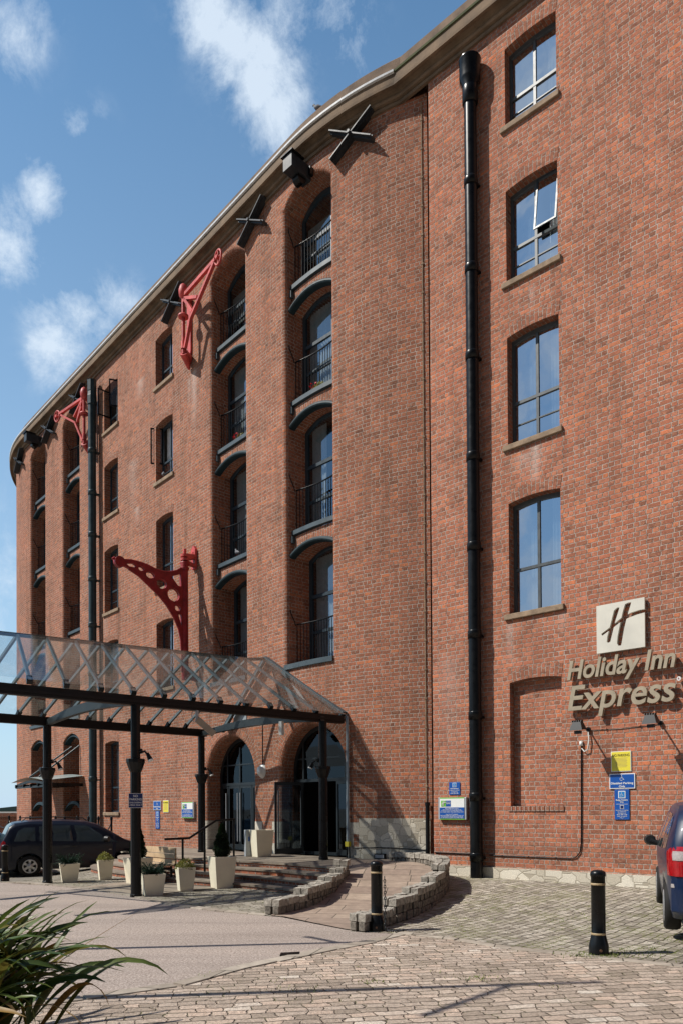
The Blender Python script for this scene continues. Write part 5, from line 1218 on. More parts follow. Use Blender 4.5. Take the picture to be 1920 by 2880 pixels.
def blockwall(line, tops, w, label, zbase):
    t = T('ramp_wall', label, 'wall', tuple(line[0])); L = smooth(line, 12); cum = [0]
    for a, b in zip(L[:-1], L[1:]): cum.append(cum[-1] + (b - a).length)
    tot = cum[-1]
    def at(s):
        s = max(0, min(tot, s))
        for i in range(len(L) - 1):
            if cum[i + 1] >= s: 
                f = (s - cum[i]) / (cum[i + 1] - cum[i] + 1e-9); return lin(L[i], L[i + 1], f), (L[i + 1] - L[i]).normalized()
        return L[-1], (L[-1] - L[-2]).normalized()
    body = MB(); capm = MB(); R2 = random.Random(5)
    def topz(f):
        z = tops[0][1]
        for a, b in tops:
            if f * tot >= a - 1e-6: z = b
        return z
    s = 0; bw = .12
    while s < tot - .02:
        e = min(tot, s + bw * R2.uniform(.75, 1.25)); p, d0 = at(s + .006); q, d1 = at(e - .006)
        zt_ = topz((s + .01) / tot); n0 = V((-d0.y, d0.x, 0)); n1 = V((-d1.y, d1.x, 0)); zb = zbase((p.x, p.y)) - .12
        nz_ = max(1, round((zt_ - .10 - zb) / .12))
        for side in (-1, 1):
            for k in range(nz_):
                za = zb + (zt_ - .10 - zb) * k / nz_; zc = zb + (zt_ - .10 - zb) * (k + 1) / nz_ - .008; j = R2.uniform(-.012, .012); wa = side * (w / 2 - .02 + j); wb = side * .02
                P = [p + n0 * wb, q + n1 * wb, q + n1 * wa, p + n0 * wa]
                if side < 0: P = P[::-1]
                body.hexa([V((c.x, c.y, za)) for c in P] + [V((c.x, c.y, zc)) for c in P])
        s = e
    s = 0
    while s < tot - .02:
        f = s / tot; e = min(tot, s + R2.uniform(.13, .24))
        for a, b in tops:
            if s < a - .02 and e > a: e = a
        p, d0 = at(s + .006); q, d1 = at(e - .006); zt_ = topz((s + .01) / tot); n0 = V((-d0.y, d0.x, 0)); n1 = V((-d1.y, d1.x, 0))
        for h0, h1 in ((-.5, -.03), (.03, .5)):
            j = R2.uniform(-.012, .012); P = [p + n0 * w * h1, q + n1 * w * h1, q + n1 * w * h0, p + n0 * w * h0][::-1]; P = [p + n0 * w * h0, q + n1 * w * h0, q + n1 * w * h1, p + n0 * w * h1]
            capm.hexa([V((c.x + R2.uniform(-.006, .006), c.y + R2.uniform(-.006, .006), zt_ - .11 + j)) for c in P] + [V((c.x + R2.uniform(-.008, .008), c.y + R2.uniform(-.008, .008), zt_ + j + R2.uniform(-.01, .01))) for c in P])
        s = e
    body.build('stonework', M['granite'], t, bevel=.012); capm.build('coping', M['coping'], t, bevel=.016)
blockwall(LW, [(0, .25), (.95, .355), (2.15, .43), (3.0, .53), (3.35, .66)], .28, 'stepped granite wall on the left side of the ramp', lambda p: 0)
blockwall(RW, [(0, .245), (.85, .37), (1.75, .44), (2.8, .54), (3.75, .67), (5.3, .69)], .27, 'longer curved granite wall on the right side of the ramp', lambda p: 0)
m_ = MB(); q = V((2.9, 0, 0))
t = T('recessed_light', 'low rectangular light set in the foot of the pale stone base', 'lamp', tuple(fL(2.75, .55, 0)))
m_ = MB(); m_.strip(fL, 2.62, 2.90, .50, .63, -.09, -.002); m_.build('housing', M['iron'], t); m_ = MB(); m_.strip(fL, 2.645, 2.875, .525, .605, -.10, -.091); m_.build('lens', M['grey'], t)
# handrail
t = T('handrail', 'black cranked handrail rising over the entrance steps', 'handrail', (-3.6, 17.26, .1))
m_ = MB(); m_.tube([V((-3.98, 17.0, 1.04)), V((-3.50, 17.36, 1.05)), V((-3.27, 17.60, 1.22)), V((-2.98, 17.95, 1.44)), V((-2.6, 18.4, 1.46))], .028, 10); m_.build('rail', M['iron'], t)
for a, b in (((-3.63, 17.26, .0), 1.04), ((-3.2, 17.66, .2), 1.27), ((-2.62, 18.38, .5), 1.45)): m_ = MB(); m_.tube([V(a), V((a[0], a[1], b))], .026, 8); m_.build('post', M['iron'], t)

# ------------------------------------------------------------------ planters and plants
def planter(loc, w1, w0, h, rz, label, grp):
    t = T('planter', label, 'planter', loc, grp, (0, 0, rz)); m_ = MB(); a, b = w0 / 2, w1 / 2; th_ = .02; Mx = Matrix.Translation(loc) @ Matrix.Rotation(rz, 4, 'Z')
    sq = lambda k, z: [Mx @ V(p) for p in ((-k, -k, z), (k, -k, z), (k, k, z), (-k, k, z))]
    v = sq(a, 0) + sq(b, h) + sq(b - th_, h) + sq(b - th_ - .01, h - .06)
    m_.add(v, [(3, 2, 1, 0)] + [(i, (i + 1) % 4, 4 + (i + 1) % 4, 4 + i) for i in range(4)] + [(4 + i, 4 + (i + 1) % 4, 8 + (i + 1) % 4, 8 + i) for i in range(4)] + [(8 + i, 8 + (i + 1) % 4, 12 + (i + 1) % 4, 12 + i) for i in range(4)])
    m_.build('tub', M['cream'], t, bevel=.004); m_ = MB(); m_.add(sq(b - th_ - .012, h - .05), [(0, 1, 2, 3)]); m_.build('soil', M['soil'], t); return Mx, h
def leafquad(mb, p, d, n_, L, w):
    d = d.normalized(); s = d.cross(n_).normalized() * w
    mb.add([p, p + d * L * .5 + s, p + d * L, p + d * L * .5 - s], [(0, 1, 2, 3)])
def rv(): 
    while True:
        v = V((rnd.uniform(-1, 1), rnd.uniform(-1, 1), rnd.uniform(-1, 1)))
        if .05 < v.length < 1: return v.normalized()
def juniper(Mx, h, label):
    m_ = MB(); c = Mx @ V((0, 0, h - .04))
    for i in range(90):
        a = rnd.uniform(0, 2 * pi); L = rnd.uniform(.18, .36); tip = rnd.uniform(-.10, .20); d = V((cos(a), sin(a), 0))
        P = [c + d * L * t_ + V((0, 0, .10 * sin(pi * t_ * .7) + tip * t_ * t_)) for t_ in [k / 5 for k in range(6)]]
        for k in range(5):
            for j in range(9):
                p = lin(P[k], P[k + 1], rnd.random()); dd = (P[k + 1] - P[k]).normalized() * .8 + rv() * .8; leafquad(m_, p, dd, rv(), rnd.uniform(.025, .05), .0045)
        m_.tube(P, .003, 3, False)
    tag(m_.build('juniper', M['juniper']), label, 'plant')
def shrub(Mx, h, label):
    m_ = MB(); c = Mx @ V((0, 0, h + .05))
    for i in range(900):
        v = rv(); r_ = rnd.uniform(.5, 1) ** .6; p = c + V((v.x * .20 * r_, v.y * .20 * r_, abs(v.z) * .17 * r_ - .03 - .05 * (abs(v.x) + abs(v.y)) * r_)); leafquad(m_, p, v + rv() * .7 + V((0, 0, .3)), rv(), rnd.uniform(.025, .045), .011)
    tag(m_.build('variegated_shrub', M['varieg']), label, 'plant')
def topiary(Mx, h, label, H=.72, R=.185):
    m_ = MB(); c = Mx @ V((0, 0, h - .05)); m_.tube([c, c + V((0, 0, H * .9))], .012, 6)
    m_.lathe(c, [(R * .55, .05), (R * .78, .15), (R * .66, H * .4), (R * .38, H * .7), (.0, H * .95)], 10)
    for i in range(5200):
        f = rnd.random() ** .8; prof = R * (min(1, (f + .03) * 6) ** .5) * (1 - f ** 1.5 * .93) * (1 + .10 * sin(f * 31 + rnd.random())); a = rnd.uniform(0, 2 * pi); q = prof * rnd.uniform(.72, 1.06) * (1 + .08 * sin(a * 3 + f * 9))
        p = c + V((cos(a) * q, sin(a) * q, .03 + f * H)); leafquad(m_, p, V((cos(a), sin(a), .5)) + rv() * .9, rv(), rnd.uniform(.022, .036), .012)
    tag(m_.build('box_topiary', M['box']), label, 'plant')
rz = rad(24)
g1, g2, g3 = 'low cream planters', 'medium cream planters', 'tall cream planters'
x = planter((-6.50, 18.03, 0), .45, .33, .44, rz, 'low cream planter of dark juniper beside the leftmost canopy post', g1); juniper(*x, 'dark juniper in the low planter beside the leftmost canopy post')
x = planter((-5.80, 18.52, 0), .365, .27, .49, rz, 'cream planter of yellow shrub in front of the dark people carrier', g2); shrub(*x, 'yellow variegated shrub in front of the dark people carrier')
x = planter((-3.78, 15.12, 0), .44, .34, .43, rz, 'low cream planter of juniper against the post with the parking plate', g1); juniper(*x, 'dark juniper beside the post with the parking plate')
x = planter((-3.27, 15.81, 0), .365, .27, .50, rz, 'cream planter of yellow shrub in front of the timber bench', g2); shrub(*x, 'yellow variegated shrub in front of the timber bench')
x = planter((-2.58, 16.30, 0), .485, .37, .69, rz + .1, 'tall cream planter with cone topiary at the foot of the steps', g3); topiary(*x, 'dark cone-shaped box bush in the planter at the foot of the steps')
x = planter((-2.03, 19.15, .5), .485, .37, .68, rz + .1, 'tall empty cream planter on the landing between the doors', g3)
x = planter((-4.72, 17.5, 0), .50, .38, .60, rz + .4, 'cream planter with topiary half hidden behind the post and left of the bench', g3); topiary(*x, 'cone-shaped box bush half hidden behind the canopy post', .78, .2)
# white bin beside landing planter
t = T('litter_bin', 'slim grey bin behind the empty planter on the landing', 'bin', (-2.42, 19.25, .5))
m_ = MB(); Mx = Matrix.Translation((-2.36, 19.3, .5)) @ Matrix.Rotation(rad(24), 4, 'Z'); m_.box((0, 0, .34), (.22, .16, .68), Mx); m_.build('body', M['grey'], t, bevel=.01); m_ = MB(); m_.box((0, -.083, .45), (.1, .004, .12), Mx); m_.build('label', M['blue'], t)
# bench
t = T('timber_bench', 'pale timber bench with slatted back behind the yellow shrub', 'bench', (-4.3, 18.0, 0))
bo = V((-3.88, 17.75, 0)); bd = V((-.665, .747, 0)); bn = V((-.747, -.665, 0)); BL = 1.45
def bb(mb, a0, a1, f0, f1, z0, z1): mb.hexa([bo + bd * a0 + bn * f0 + V((0, 0, z0)), bo + bd * a1 + bn * f0 + V((0, 0, z0)), bo + bd * a1 + bn * f1 + V((0, 0, z0)), bo + bd * a0 + bn * f1 + V((0, 0, z0)), bo + bd * a0 + bn * f0 + V((0, 0, z1)), bo + bd * a1 + bn * f0 + V((0, 0, z1)), bo + bd * a1 + bn * f1 + V((0, 0, z1)), bo + bd * a0 + bn * f1 + V((0, 0, z1))])
m_ = MB(); bb(m_, 0, BL, 0, .035, .67, .81); bb(m_, 0, BL, .005, .04, .55, .655); bb(m_, 0, BL, .01, .045, .44, .53); m_.build('backrest', M['wood'], t)
m_ = MB(); [bb(m_, 0, BL, .06 + k * .12, .165 + k * .12, .385, .42) for k in range(4)]; m_.build('seat', M['wood'], t)
for a in (.05, BL - .10): m_ = MB(); bb(m_, a, a + .05, .08, .12, 0, .38); bb(m_, a, a + .05, .44, .48, 0, .38); bb(m_, a, a + .05, .12, .44, .30, .36); bb(m_, a, a + .05, -.03, .0, .1, .7); m_.build('leg', M['iron'], t)

# bollards -----------------------------------------------------------------
def bollard(x, y, label, h=.96, ch=False):
    z = g_h(x, y); t = T('bollard', label, 'bollard', (x, y, z), 'black cast iron bollards')
    m_ = MB(); m_.lathe((x, y, z), [(.112, 0), (.112, .10), (.104, .13), (.085, .215), (.080, .225), (.080, .90 * h / .96), (.086, .90), (.088, .93), (.080, .955), (.05, .972), (0, .978)], 24); m_.build('body', M['iron'], t)
    for zz in (.225, .80): m_ = MB(); m_.lathe((x, y, z), [(.080, zz), (.0835, zz + .003), (.0835, zz + .022), (.080, zz + .025)], 24); m_.build('band', M['gold'], t)
    m_ = MB(); m_.tube([V((x - .012, y - .11, z + .06)), V((x - .012, y - .118, z + .06))], .016, 10); m_.build('bolt', simple('rusty_bolt', (.18, .09, .05), .7), t)
bollard(.48, 10.52, 'black bollard with a chain beside the ramp entrance'); bollard(2.96, 8.74, 'black bollard alone on the mossy setts at right'); bollard(-8.92, 20.0, 'black bollard at the left beside the parked cars')
def chain(P, name, label, link=.05, r_=.006):
    m_ = MB(); tot = 0
    for i in range(len(P) - 1):
        L = (P[i + 1] - P[i]).length; n = max(1, int(L / (link * .75))); d = (P[i + 1] - P[i]).normalized()
        for k in range(n):
            c = lin(P[i], P[i + 1], (k + .5) / n); a = V((0, 0, 1)).cross(d); a = a.normalized() if a.length > .1 else V((1, 0, 0)); b = d.cross(a); s = a if (k % 2) else b
            m_.tube([c + d * (link * .5 * cos(t_)) + s * (link * .27 * sin(t_)) for t_ in [j * pi / 4 for j in range(8)]], r_, 4, closed=True)
    return tag(m_.build(name, M['cast']), label, 'chain')
chain([V((.585, 10.44, .76)), V((.592, 10.43, .4)), V((.59, 10.42, .03)), V((.66, 10.38, .02)), V((.75, 10.40, .02)), V((.84, 10.36, .03)), V((.72, 10.30, .02))], 'loose_chain', 'steel chain hanging from the bollard to a heap on the setts')
# chain fence along the far wall
t = T('chain_fence', 'black posts with double hanging chains along the far wall', 'fence', tuple(fL(-12, 0, -1.2)))
fs_ = [-8.41, -9.43, -10.26, -11.24, -12.4, -13.3, -14.6, -16.03, -17.21, -18.6, -20.2, -22]
tops_ = []
for r_ in fs_:
    p = fL(r_, -.25, -1.2); m_ = MB(); m_.tube([p, p + V((0, 0, 1.66))], .035, 8); m_.tube([p + V((0, 0, 1.62)), p + V((0, 0, 1.70)), p + V((0, 0, 1.76))], [.045, .05, .012], 8); m_.build('post', M['iron'], t); tops_.append(p)
for a, b in zip(tops_[:-1], tops_[1:]):
    m_ = MB()
    for z in (1.55, 1.05):
        m_.tube([lin(a, b, k / 8) + V((0, 0, z - .34 * 4 * (k / 8) * (1 - k / 8))) for k in range(9)], .018, 5)
    m_.build('chain', M['iron'], t)
# sea wall, bush and hills at the left
m_ = MB(); 
def WS(r_, z, d): return V((-75 + r_, 47 + r_ * .0 + d, z))
m_.quad(WS(0, -.4, 0), WS(62, -.4, 0), WS(62, 1.35, 0), WS(0, 1.35, 0), [(0, 0), (62, 0), (62, 1.8), (0, 1.8)]); m_.strip(WS, 0, 62, 1.35, 1.58, -.1, .6); tag(m_.build('river_wall', M['brick_step']), 'low brown brick river wall on the horizon', 'wall')
m_ = MB()
for i in range(120):
    x0 = -2600 + i * 42; h0 = 5 + 5 * abs(sin(i * .37)) + 3 * sin(i * 1.7); x1 = x0 + 42; h1 = 5 + 5 * abs(sin((i + 1) * .37)) + 3 * sin((i + 1) * 1.7)
    m_.quad((x0, 2400, -5), (x1, 2400, -5), (x1, 2400, h1 + 6), (x0, 2400, h0 + 6)); m_.quad((x0, 2400, h0 + 6), (x1, 2400, h1 + 6), (x1, 2700, -5), (x0, 2700, -5))
m_.build('hills', M['hill'], None, 'structure')
m_ = MB(); 
for i in range(900):
    v = rv(); p = V((-11.2, 23.2, .55)) + V((v.x * .5, v.y * .5, v.z * .75)) * rnd.uniform(.5, 1); leafquad(m_, p, v + rv(), rv(), .08, .03)
tag(m_.build('bush', M['box']), 'dark green bush at the far left beyond the cars', 'bush')

# ------------------------------------------------------------------ cars
def interp(tb, x):
    if x <= tb[0][0]: return tb[0][1]
    for (a, b), (c, d) in zip(tb[:-1], tb[1:]):
        if x <= c:
            t_ = (x - a) / (c - a + 1e-9); return b + (d - b) * t_
    return tb[-1][1]
def car(name, label, loc, rz, paint_, top, hw, wheels, belt, Ht, wins, rearlamp, grp=None):
    t = T(name, label, 'car', loc, grp, (0, 0, rz)); Mx = Matrix.Translation(loc) @ Matrix.Rotation(rz, 4, 'Z'); L = top[-1][0]
    def zb(x):
        z = .20 + .06 * (x < .25) + .04 * (x > L - .3)
        for w in wheels:
            dx = x - w
            if abs(dx) < .37: z = max(z, .30 + math.sqrt(.37 ** 2 - dx * dx) * .98)
        return z
    def ys(x, z):
        w = interp(hw, x)
        if z <= belt: return w * (1 - .05 * ((belt - z) / .6) ** 2)
        return w * (1 - .26 * ((z - belt) / (Ht - belt)) ** 1.25)
    st = sorted(set([round(i * .07, 3) for i in range(int(L / .07) + 1)] + [0, L] + [w + d for w in wheels for d in (-.37, -.34, -.28, .28, .34, .37)]))
    NR = 12; NT = 5; m_ = MB(); rows = []
    for x in st:
        z0, z1 = zb(x), max(zb(x) + .05, interp(top, x) - .055); pr = [(.0, z0 + .02), (ys(x, z0) * .9, z0)]
        for k in range(NR): z = z0 + .015 + (z1 - z0 - .015) * k / (NR - 1); pr.append((ys(x, z), z))
        ye = ys(x, z1)
        for k in range(1, NT + 1): f = 1 - k / NT; pr.append((ye * f, z1 + .055 * (1 - f ** 2.2)))
        rows.append([V((x, y, z)) for y, z in pr] )
    n = len(rows[0]); vs = []
    for rw_ in rows: vs += [Mx @ p for p in rw_] + [Mx @ V((p.x, -p.y, p.z)) for p in rw_]
    fs = []
    for i in range(len(rows) - 1):
        for k in range(n - 1):
            a = i * 2 * n + k; b = (i + 1) * 2 * n + k; fs.append((a, a + 1, b + 1, b)); a += n; b += n; fs.append((b, b + 1, a + 1, a))
    for base in (0, (len(rows) - 1) * 2 * n):
        for k in range(n - 1): fs.append((base + k, base + k + 1, base + n + k + 1, base + n + k))
    m_.add(vs, fs, None, True); bo_ = m_.build('body', paint_, t)
    def side_patch(poly, mat, nm, off=.006, both=True, step=.09, par=t):
        xs2 = [min(p[0] for p in poly) + i * step for i in range(1, int((max(p[0] for p in poly) - min(p[0] for p in poly)) / step) + 1)]
        zz0 = min(p[1] for p in poly); zz1 = max(p[1] for p in poly); ex = [(x, z) for x in xs2 for z in [zz0 + i * step for i in range(1, int((zz1 - zz0) / step) + 1)] if inside((x, z), poly)]
        tri, vv = cdt(poly, (), (), ex)
        for sgn in (1, -1):
            w = MB(); w.add([Mx @ V((x, sgn * (ys(x, z) + off), z)) for x, z in vv], tri, None, True); w.build(nm, mat, par)
            if not both: break
    for wn in wins:
        side_patch(wn, M['carglass'], 'side_window')
    # waist trim and door seams
    for x in (wheels[0] + .52, wheels[0] + 1.32, wheels[1] - .42): side_patch([(x, .32), (x + .012, .32), (x + .012, belt - .01), (x, belt - .01)], M['plastic'], 'door_seam', .002)
    side_patch([(wheels[0] + .40, .22), (wheels[1] - .40, .22), (wheels[1] - .40, .34), (wheels[0] + .40, .34)], M['plastic'], 'sill_trim', .006)
    for x in (wheels[0] + 1.12, wheels[0] + .34): side_patch([(x, belt - .13), (x + .17, belt - .13), (x + .17, belt - .10), (x, belt - .10)], M['plastic'], 'door_handle', .02)
    def top_patch(x0, x1, wf, mat, nm):
        w = MB(); nx, ny = 8, 8; vs = []
        for i in range(nx + 1):
            x = x0 + (x1 - x0) * i / nx; z1 = interp(top, x) - .055; ye = ys(x, z1) * wf
            for j in range(ny + 1): f = -1 + 2 * j / ny; vs.append(Mx @ (V((x, ye * f, z1 + .055 * (1 - abs(f * wf) ** 2.2))) + V((-.004 if x < L / 2 else .004, 0, .006))))
        w.add(vs, [(i * (ny + 1) + j, (i + 1) * (ny + 1) + j, (i + 1) * (ny + 1) + j + 1, i * (ny + 1) + j + 1) for i in range(nx) for j in range(ny)], None, True); w.build(nm, mat, t)
    return t, Mx, side_patch, top_patch, ys, bo_
def carwheels(t, Mx, wheels, y, rims=6):
    for w in wheels:
        for sgn in (1, -1):
            c = V((w, sgn * y, .31)); ax = Matrix(((1, 0, 0), (0, 0, 1), (0, -1, 0))) if sgn > 0 else Matrix(((1, 0, 0), (0, 0, -1), (0, 1, 0)))
            full = Mx @ Matrix.Translation(c) @ ax.to_4x4()
            def lat(mb, prof, n=28):
                vs = [full @ V((r_ * cos(2 * pi * k / n), r_ * sin(2 * pi * k / n), z)) for r_, z in prof for k in range(n)]
                mb.add(vs, [(i * n + k, i * n + (k + 1) % n, (i + 1) * n + (k + 1) % n, (i + 1) * n + k) for i in range(len(prof) - 1) for k in range(n)], None, True)
            # outward normal is +/-z of this frame: find it
            m_ = MB(); lat(m_, [(.20, .09), (.275, .095), (.305, .07), (.31, .03), (.31, -.06), (.29, -.1), (.2, -.1)])
            for k in range(20): 
                a = 2 * pi * k / 20
            wo = m_.build('wheel', M['tyre'], t)
            m_ = MB(); lat(m_, [(.0, .085), (.05, .09), (.06, .075), (.17, .078), (.20, .095), (.205, .06)]); lat(m_, [(.0, -.05), (.205, -.05)]); m_.build('hubcap', M['hub'], wo)
            m_ = MB()
            for k in range(rims):
                a = 2 * pi * k / rims; pts = [(.085, a - .16), (.16, a - .30), (.172, a), (.16, a + .30), (.085, a + .16)]; m_.add([full @ V((r_ * cos(b), r_ * sin(b), .087)) for r_, b in pts], [(0, 1, 2, 3, 4)])
            m_.build('hub_slot', M['tyre'], wo)
# dark people carrier parked side-on at the left
top1 = [(0, .62), (.03, .95), (.10, 1.10), (.28, 1.48), (.42, 1.58), (.8, 1.635), (1.7, 1.65), (2.35, 1.61), (2.7, 1.53), (3.15, 1.27), (3.5, 1.06), (3.85, .94), (4.15, .80), (4.27, .66), (4.32, .52)]
hw1 = [(0, .60), (.06, .72), (.25, .81), (.8, .86), (2.2, .87), (3.2, .86), (3.8, .79), (4.15, .64), (4.32, .45)]
wins1 = [[(.38, 1.03), (.95, 1.03), (.95, 1.42), (.66, 1.42), (.50, 1.33)], [(1.06, 1.03), (1.34, 1.03), (1.34, 1.45), (1.06, 1.45)], [(1.42, 1.02), (1.98, 1.0), (1.92, 1.47), (1.42, 1.47)], [(2.08, .99), (2.92, .97), (2.80, 1.18), (2.42, 1.44), (2.03, 1.47)], [(2.98, .965), (3.28, .955), (2.93, 1.13)]]
ang = math.atan2(1.3, 2.4)
t, Mx, sp_, tp, ys, bo_ = car('people_carrier', 'dark blue people carrier parked side-on at the left', (-10.02, 21.95, -.2), ang, M['paint_dark'], top1, hw1, (.80, 3.49), .97, 1.65, wins1, None)
tp(2.95, 3.42, .93, M['carglass'], 'windscreen'); tp(.09, .36, .85, M['carglass'], 'rear_window'); carwheels(t, Mx, (.80, 3.49), .76)
sp_([(.02, .80), (.13, .80), (.17, 1.0), (.11, 1.06), (.06, 1.0)], M['taillight'], 'tail_light', .012); sp_([(3.0, .72), (3.08, .72), (3.08, .745), (3.0, .745)], M['clearlens'], 'side_repeater', .012)
sp_([(4.0, .62), (4.24, .60), (4.18, .74), (3.98, .78)], M['clearlens'], 'headlight', .012)
for sgn in (1, -1):
    m_ = MB(); m_.tube([Mx @ V((x, sgn * .60, z)) for x, z in ((.6, 1.60), (.72, 1.69), (1.5, 1.72), (2.3, 1.68), (2.4, 1.60))], .016, 6); m_.build('roof_rail', M['plastic'], t)
    m_ = MB(); m_.tube([Mx @ V((2.95, sgn * .86, 1.0)), Mx @ V((2.93, sgn * .98, 1.02))], [.05, .07], 8); m_.tube([Mx @ V((2.90, sgn * .94, 1.05)), Mx @ V((2.97, sgn * 1.04, 1.05))], [.10, .08], 8); m_.build('wing_mirror', M['plastic'], t)
m_ = MB(); m_.box((.0, 0, .50), (.14, 1.3, .22), Mx); m_.build('bumper', M['plastic'], t, bevel=.03)
# pale car beyond the left edge
t, Mx, sp_, tp, ys, bo_ = car('hatchback', 'pale blue hatchback only just visible at the left edge', (-12.9, 21.9, -.2), ang + .1, M['paint_light'], [(a * .92, b * .9) for a, b in top1], [(a * .92, b) for a, b in hw1], (.75, 3.2), .90, 1.49, [[(a * .92, b * .92) for a, b in w] for w in wins1[:4]], None)
tp(2.72, 3.14, .93, M['carglass'], 'windscreen'); tp(.09, .33, .85, M['carglass'], 'rear_window'); carwheels(t, Mx, (.75, 3.2), .74)
# blue car nose-in at the right wall
top2 = [(0, .60), (.02, .95), (.05, 1.08), (.18, 1.40), (.30, 1.55), (.55, 1.64), (1.4, 1.68), (2.1, 1.65), (2.6, 1.52), (3.1, 1.26), (3.55, 1.05), (3.9, .90), (4.15, .74), (4.28, .56)]
hw2 = [(0, .66), (.04, .74), (.14, .80), (.35, .845), (.9, .87), (2.2, .875), (3.2, .86), (3.8, .80), (4.1, .66), (4.28, .46)]
wins2 = [[(.42, 1.06), (.92, 1.04), (.92, 1.44), (.74, 1.46), (.56, 1.34)], [(1.0, 1.04), (1.75, 1.02), (1.72, 1.50), (1.0, 1.48)], [(1.84, 1.02), (2.75, 1.0), (2.62, 1.22), (2.28, 1.44), (1.80, 1.50)]]
dirc = math.atan2(2.44, .93)
cx_, cy_ = 4.13 + .86 * sin(dirc) - .80 * cos(dirc), 9.72 - .86 * cos(dirc) - .80 * sin(dirc)
t, Mx, sp_, tp, ys, bo_ = car('compact_car', 'shiny blue compact people carrier cut off by the right edge', (cx_, cy_, .13), dirc, M['paint_blue'], top2, hw2, (.78, 3.54), 1.0, 1.68, wins2, None)
tp(2.7, 3.3, .93, M['carglass'], 'windscreen'); tp(.06, .27, .84, M['carglass'], 'rear_window'); carwheels(t, Mx, (.78, 3.54), .765)
for sgn in (1, -1):
    # wrap-round rear lamp
    m_ = MB(); n_ = 10; P = []
    def cor(f, z, o):   # f 0 on rear face .. 1 on the flank
        if f < .5: x, y = -.0, .52 + (interp(hw2, .0) - .52) * (f / .5)
        else: x = .26 * ((f - .5) / .5); y = interp(hw2, x)
        zz = z; lean = .10 * max(0, (zz - .95) / .4) * 1.0 ; y2 = min(y, ys(max(x, 0), zz) if f >= .5 else y * (1 - .1 * max(0, (zz - 1.0))))
        return Mx @ V((x - o * (1 - f) + lean * .9 * (zz > .95), sgn * (y2 + o * f), zz))
    for pz0, pz1, mat_, nm, off_ in ((.74, 1.17, 'taillight', 'tail_light', .014), (.93, 1.04, 'clearlens', 'indicator_lens', .022)):
        m_ = MB(); vs = []; rr = [(0 if nm != 'indicator_lens' else .12) + (1 if nm != 'indicator_lens' else .55) * i / n_ for i in range(n_ + 1)]
        for i, f in enumerate(rr):
            for j in range(n_ + 1):
                q = j / n_; zt2 = pz1 - (.16 * (1 - f) ** 2 if nm == 'tail_light' else 0) - (.14 * f * f if nm == 'tail_light' else 0); vs.append(cor(f, pz0 + (zt2 - pz0) * q, off_))
        m_.add(vs, [(i * (n_ + 1) + j, (i + 1) * (n_ + 1) + j, (i + 1) * (n_ + 1) + j + 1, i * (n_ + 1) + j + 1) for i in range(n_) for j in range(n_)], None, True); m_.build(nm, M[mat_], t)
    m_ = MB(); m_.tube([Mx @ V((2.72, sgn * .86, 1.02)), Mx @ V((2.72, sgn * .97, 1.05))], [.04, .06], 8); m_.tube([Mx @ V((2.68, sgn * .965, 1.07)), Mx @ V((2.72, sgn * .97, 1.07)), Mx @ V((2.80, sgn * .965, 1.07))], [.065, .085, .04], 12); m_.build('wing_mirror', M['plastic'], t)
m_ = MB()
for i in range(12):
    f0, f1 = -1 + i / 6, -1 + (i + 1) / 6
    def BP(f, z, o): return Mx @ V((-.07 + .22 * abs(f) ** 4 - o, f * .80, z))
    m_.hexa([BP(f1, .30, 0), BP(f0, .30, 0), BP(f0, .30, -.2), BP(f1, .30, -.2), BP(f1, .70, 0), BP(f0, .70, 0), BP(f0, .70, -.12), BP(f1, .70, -.12)])
m_.build('bumper', M['paint_blue'], t, bevel=.02)
m_ = MB()
for i in range(12):
    f0, f1 = -1 + i / 6, -1 + (i + 1) / 6; m_.hexa([BP(f1, .60, .012), BP(f0, .60, .012), BP(f0, .60, 0), BP(f1, .60, 0), BP(f1, .645, .012), BP(f0, .645, .012), BP(f0, .645, 0), BP(f1, .645, 0)])
m_.build('chrome_strip', M['chrome'], t)
m_ = MB(); m_.box((-.085, 0, .40), (.04, 1.35, .18), Mx); m_.build('lower_bumper', M['plastic'], t)

# ------------------------------------------------------------------ foreground strap-leaf plant
def blade(mb, base, az, L, w, lift, droop, twist=0, n=12):
    d = V((cos(az), sin(az), 0)); P = []
    p = V(base); ang_ = lift; st_ = L / n
    for i in range(n + 1):
        P.append(p.copy()); a = ang_; p = p + (d * cos(a) + V((0, 0, sin(a)))) * st_; ang_ -= droop * (i / n) ** 1.1 * 2 / n
        d = (Matrix.Rotation(twist / n, 3, 'Z') @ d)
    s0 = V((-d.y, d.x, 0)); vs = []
    for i, q in enumerate(P):
        f = i / n; ww = w * (min(1, .55 + f * 1.6)) * (1 - f ** 3.2) ** .8; t_ = (P[min(i + 1, n)] - P[max(i - 1, 0)]).normalized()
        s = t_.cross(V((0, 0, 1))).normalized() if abs(t_.z) < .98 else s0; s = (Matrix.Rotation(twist * f * 2 + .3 * sin(f * 3 + az * 5), 3, t_) @ s); up = s.cross(t_)
        vs += [q - s * ww + up * ww * .35, q, q + s * ww + up * ww * .35]
    mb.add(vs, [(i * 3 + k, i * 3 + k + 1, (i + 1) * 3 + k + 1, (i + 1) * 3 + k) for i in range(n) for k in (0, 1)], None, True)
t = T('strap_leaf_plant', 'large green strap-leaved plant in the bottom left corner', 'plant', (-2.75, 5.2, 0))
m_ = MB(); dm = MB()
for i in range(280):
    b = V((rnd.gauss(-2.92, .28), rnd.gauss(5.25, .28), rnd.uniform(0, .1))); az = rnd.uniform(-pi, pi)
    if rnd.random() < .5: az = rnd.uniform(-1.0, .8)
    blade(m_ if rnd.random() < .93 else dm, b, az, rnd.uniform(.85, 1.35), rnd.uniform(.024, .046), rnd.uniform(.75, 1.5), rnd.uniform(.8, 2.3), rnd.uniform(-.5, .5))
